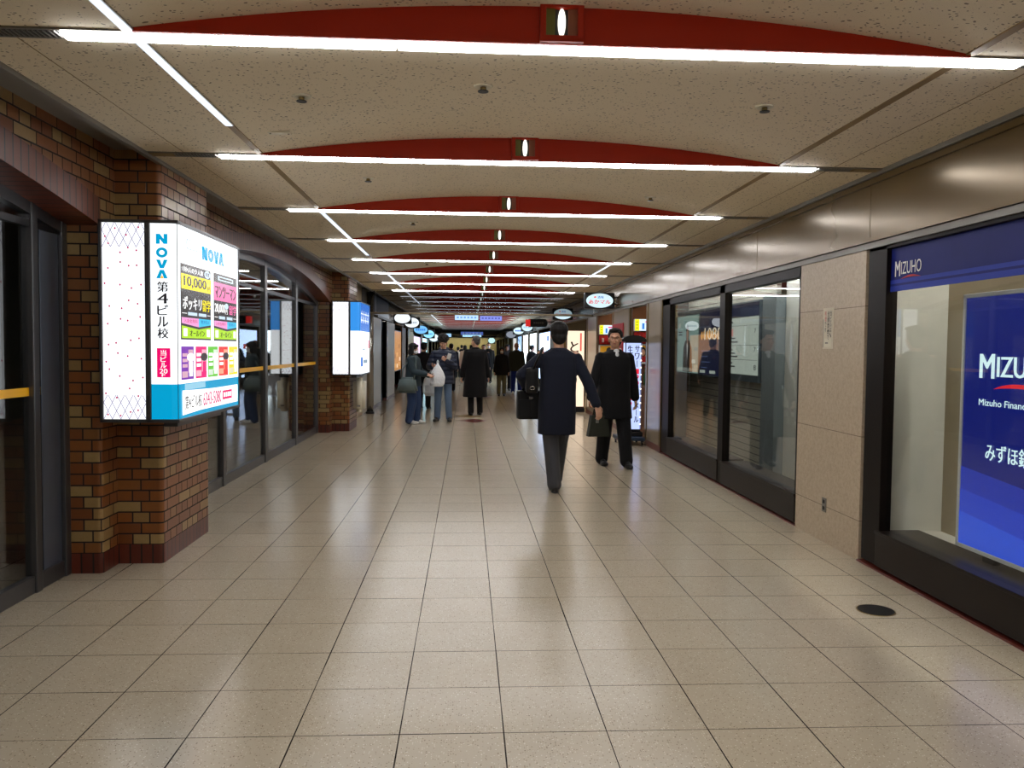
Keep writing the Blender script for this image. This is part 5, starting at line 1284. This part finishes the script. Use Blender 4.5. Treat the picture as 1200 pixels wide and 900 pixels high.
# 7 .. far walkers
person('person in a dark navy hooded jacket seen from behind, past the young man', (-.52, 27.5, 0), .05, 1.62, feet=((-.09, 0), (.09, .1)), hair='short', coat=navy, coat_hem=.78, coat_w=1.25, trouser=black2, vox=D, hood=True, sleeve=1.3, eyes=False)
person('person in a cream coat walking away beyond the young man', (-.42, 40, 0), 0, 1.52, feet=((-.08, -.1), (.08, .2)), hair='short', coat=cream, coat_hem=.78, coat_w=1.15, trouser=black2, vox=D, eyes=False, sleeve=1.2)
person('person in a beige coat half hidden behind the man in the long black coat', (-.07, 36, 0), .1, 1.60, feet=((-.08, -.1), (.08, .2)), hair='bob', coat=beige, coat_hem=.6, coat_w=1.15, trouser=black2, vox=D, eyes=False)
person('far person in black to the left of the beige coat, back turned', (-.28, 46, 0), .0, 1.64, feet=((-.08, -.1), (.08, .2)), hair='short', coat=black, coat_hem=.7, coat_w=1.15, trouser=black2, vox=D, eyes=False)
person('far person in a dark coat just right of the cream coat, back turned', (.26, 48, 0), .0, 1.66, feet=((-.08, .1), (.08, -.2)), hair='bob', coat=black2, coat_hem=.7, coat_w=1.1, trouser=black2, vox=D, eyes=False)
person('person in black with a white face mask farthest among the group coming on the right', (.92, 34, 0), PI, 1.70, feet=((-.08, -.1), (.08, .2)), hair='short', coat=black, coat_hem=.6, coat_w=1.1, trouser=black2, vox=D, mask=True)
person('dark figure right behind the long black coat, facing the camera', (.62, 29.5, 0), PI, 1.60, feet=((-.08, .1), (.08, -.1)), hair='short', coat=black, coat_hem=.6, coat_w=1.15, trouser=black2, vox=D)
person('short woman in black with a white mask and khaki trousers facing the camera', (1.09, 25.2, 0), PI, 1.52, feet=((-.09, .02), (.10, .14)), hair='bob', fem=True, coat=black, coat_hem=.72, coat_w=1.2, trouser=khaki, vox=.011, mask=True, sleeve=1.2)
person('person in a grey coat behind the masked woman in khaki trousers', (1.42, 28.4, 0), PI, 1.62, feet=((-.08, .1), (.08, -.1)), hair='bob', coat=greyc, coat_hem=.55, coat_w=1.15, trouser=black2, vox=D)
person('old man in an olive jacket and bright blue trousers walking towards the camera', (1.62, 26.3, 0), PI, 1.66, feet=((-.11, .08), (.11, -.02)), hair='thin', hairm=GREYH, coat=olive, coat_hem=.76, coat_w=1.28, trouser=bluep, tr_w=1.02, shoe=SNEAK, vox=.010, sleeve=1.3, skin=SKIN2)
person('person in a black padded jacket leaning towards the shops on the right', (2.33, 29.5, 0), -PI/2+.5, 1.60, feet=((-.08, 0), (.08, .1)), hair='short', coat=black, coat_hem=.72, coat_w=1.25, trouser=black2, vox=D, lean=.12, sleeve=1.25)
# ================================================================== RENDER SETTINGS
wd = bpy.data.worlds.new('world'); SC.world = wd; wd.use_nodes = True
wd.node_tree.nodes['Background'].inputs[0].default_value = (.6, .6, .62, 1); wd.node_tree.nodes['Background'].inputs[1].default_value = .02
SC.view_settings.view_transform = 'Standard'; SC.view_settings.look = 'None'; SC.view_settings.gamma = 1; SC.view_settings.use_curve_mapping = False
SC.view_settings.exposure = 0
cy = SC.cycles
cy.max_bounces = 8; cy.diffuse_bounces = 4; cy.glossy_bounces = 4; cy.transparent_max_bounces = 16; cy.transmission_bounces = 4
cy.use_denoising = True; cy.sample_clamp_indirect = 4; cy.caustics_reflective = False; cy.caustics_refractive = False
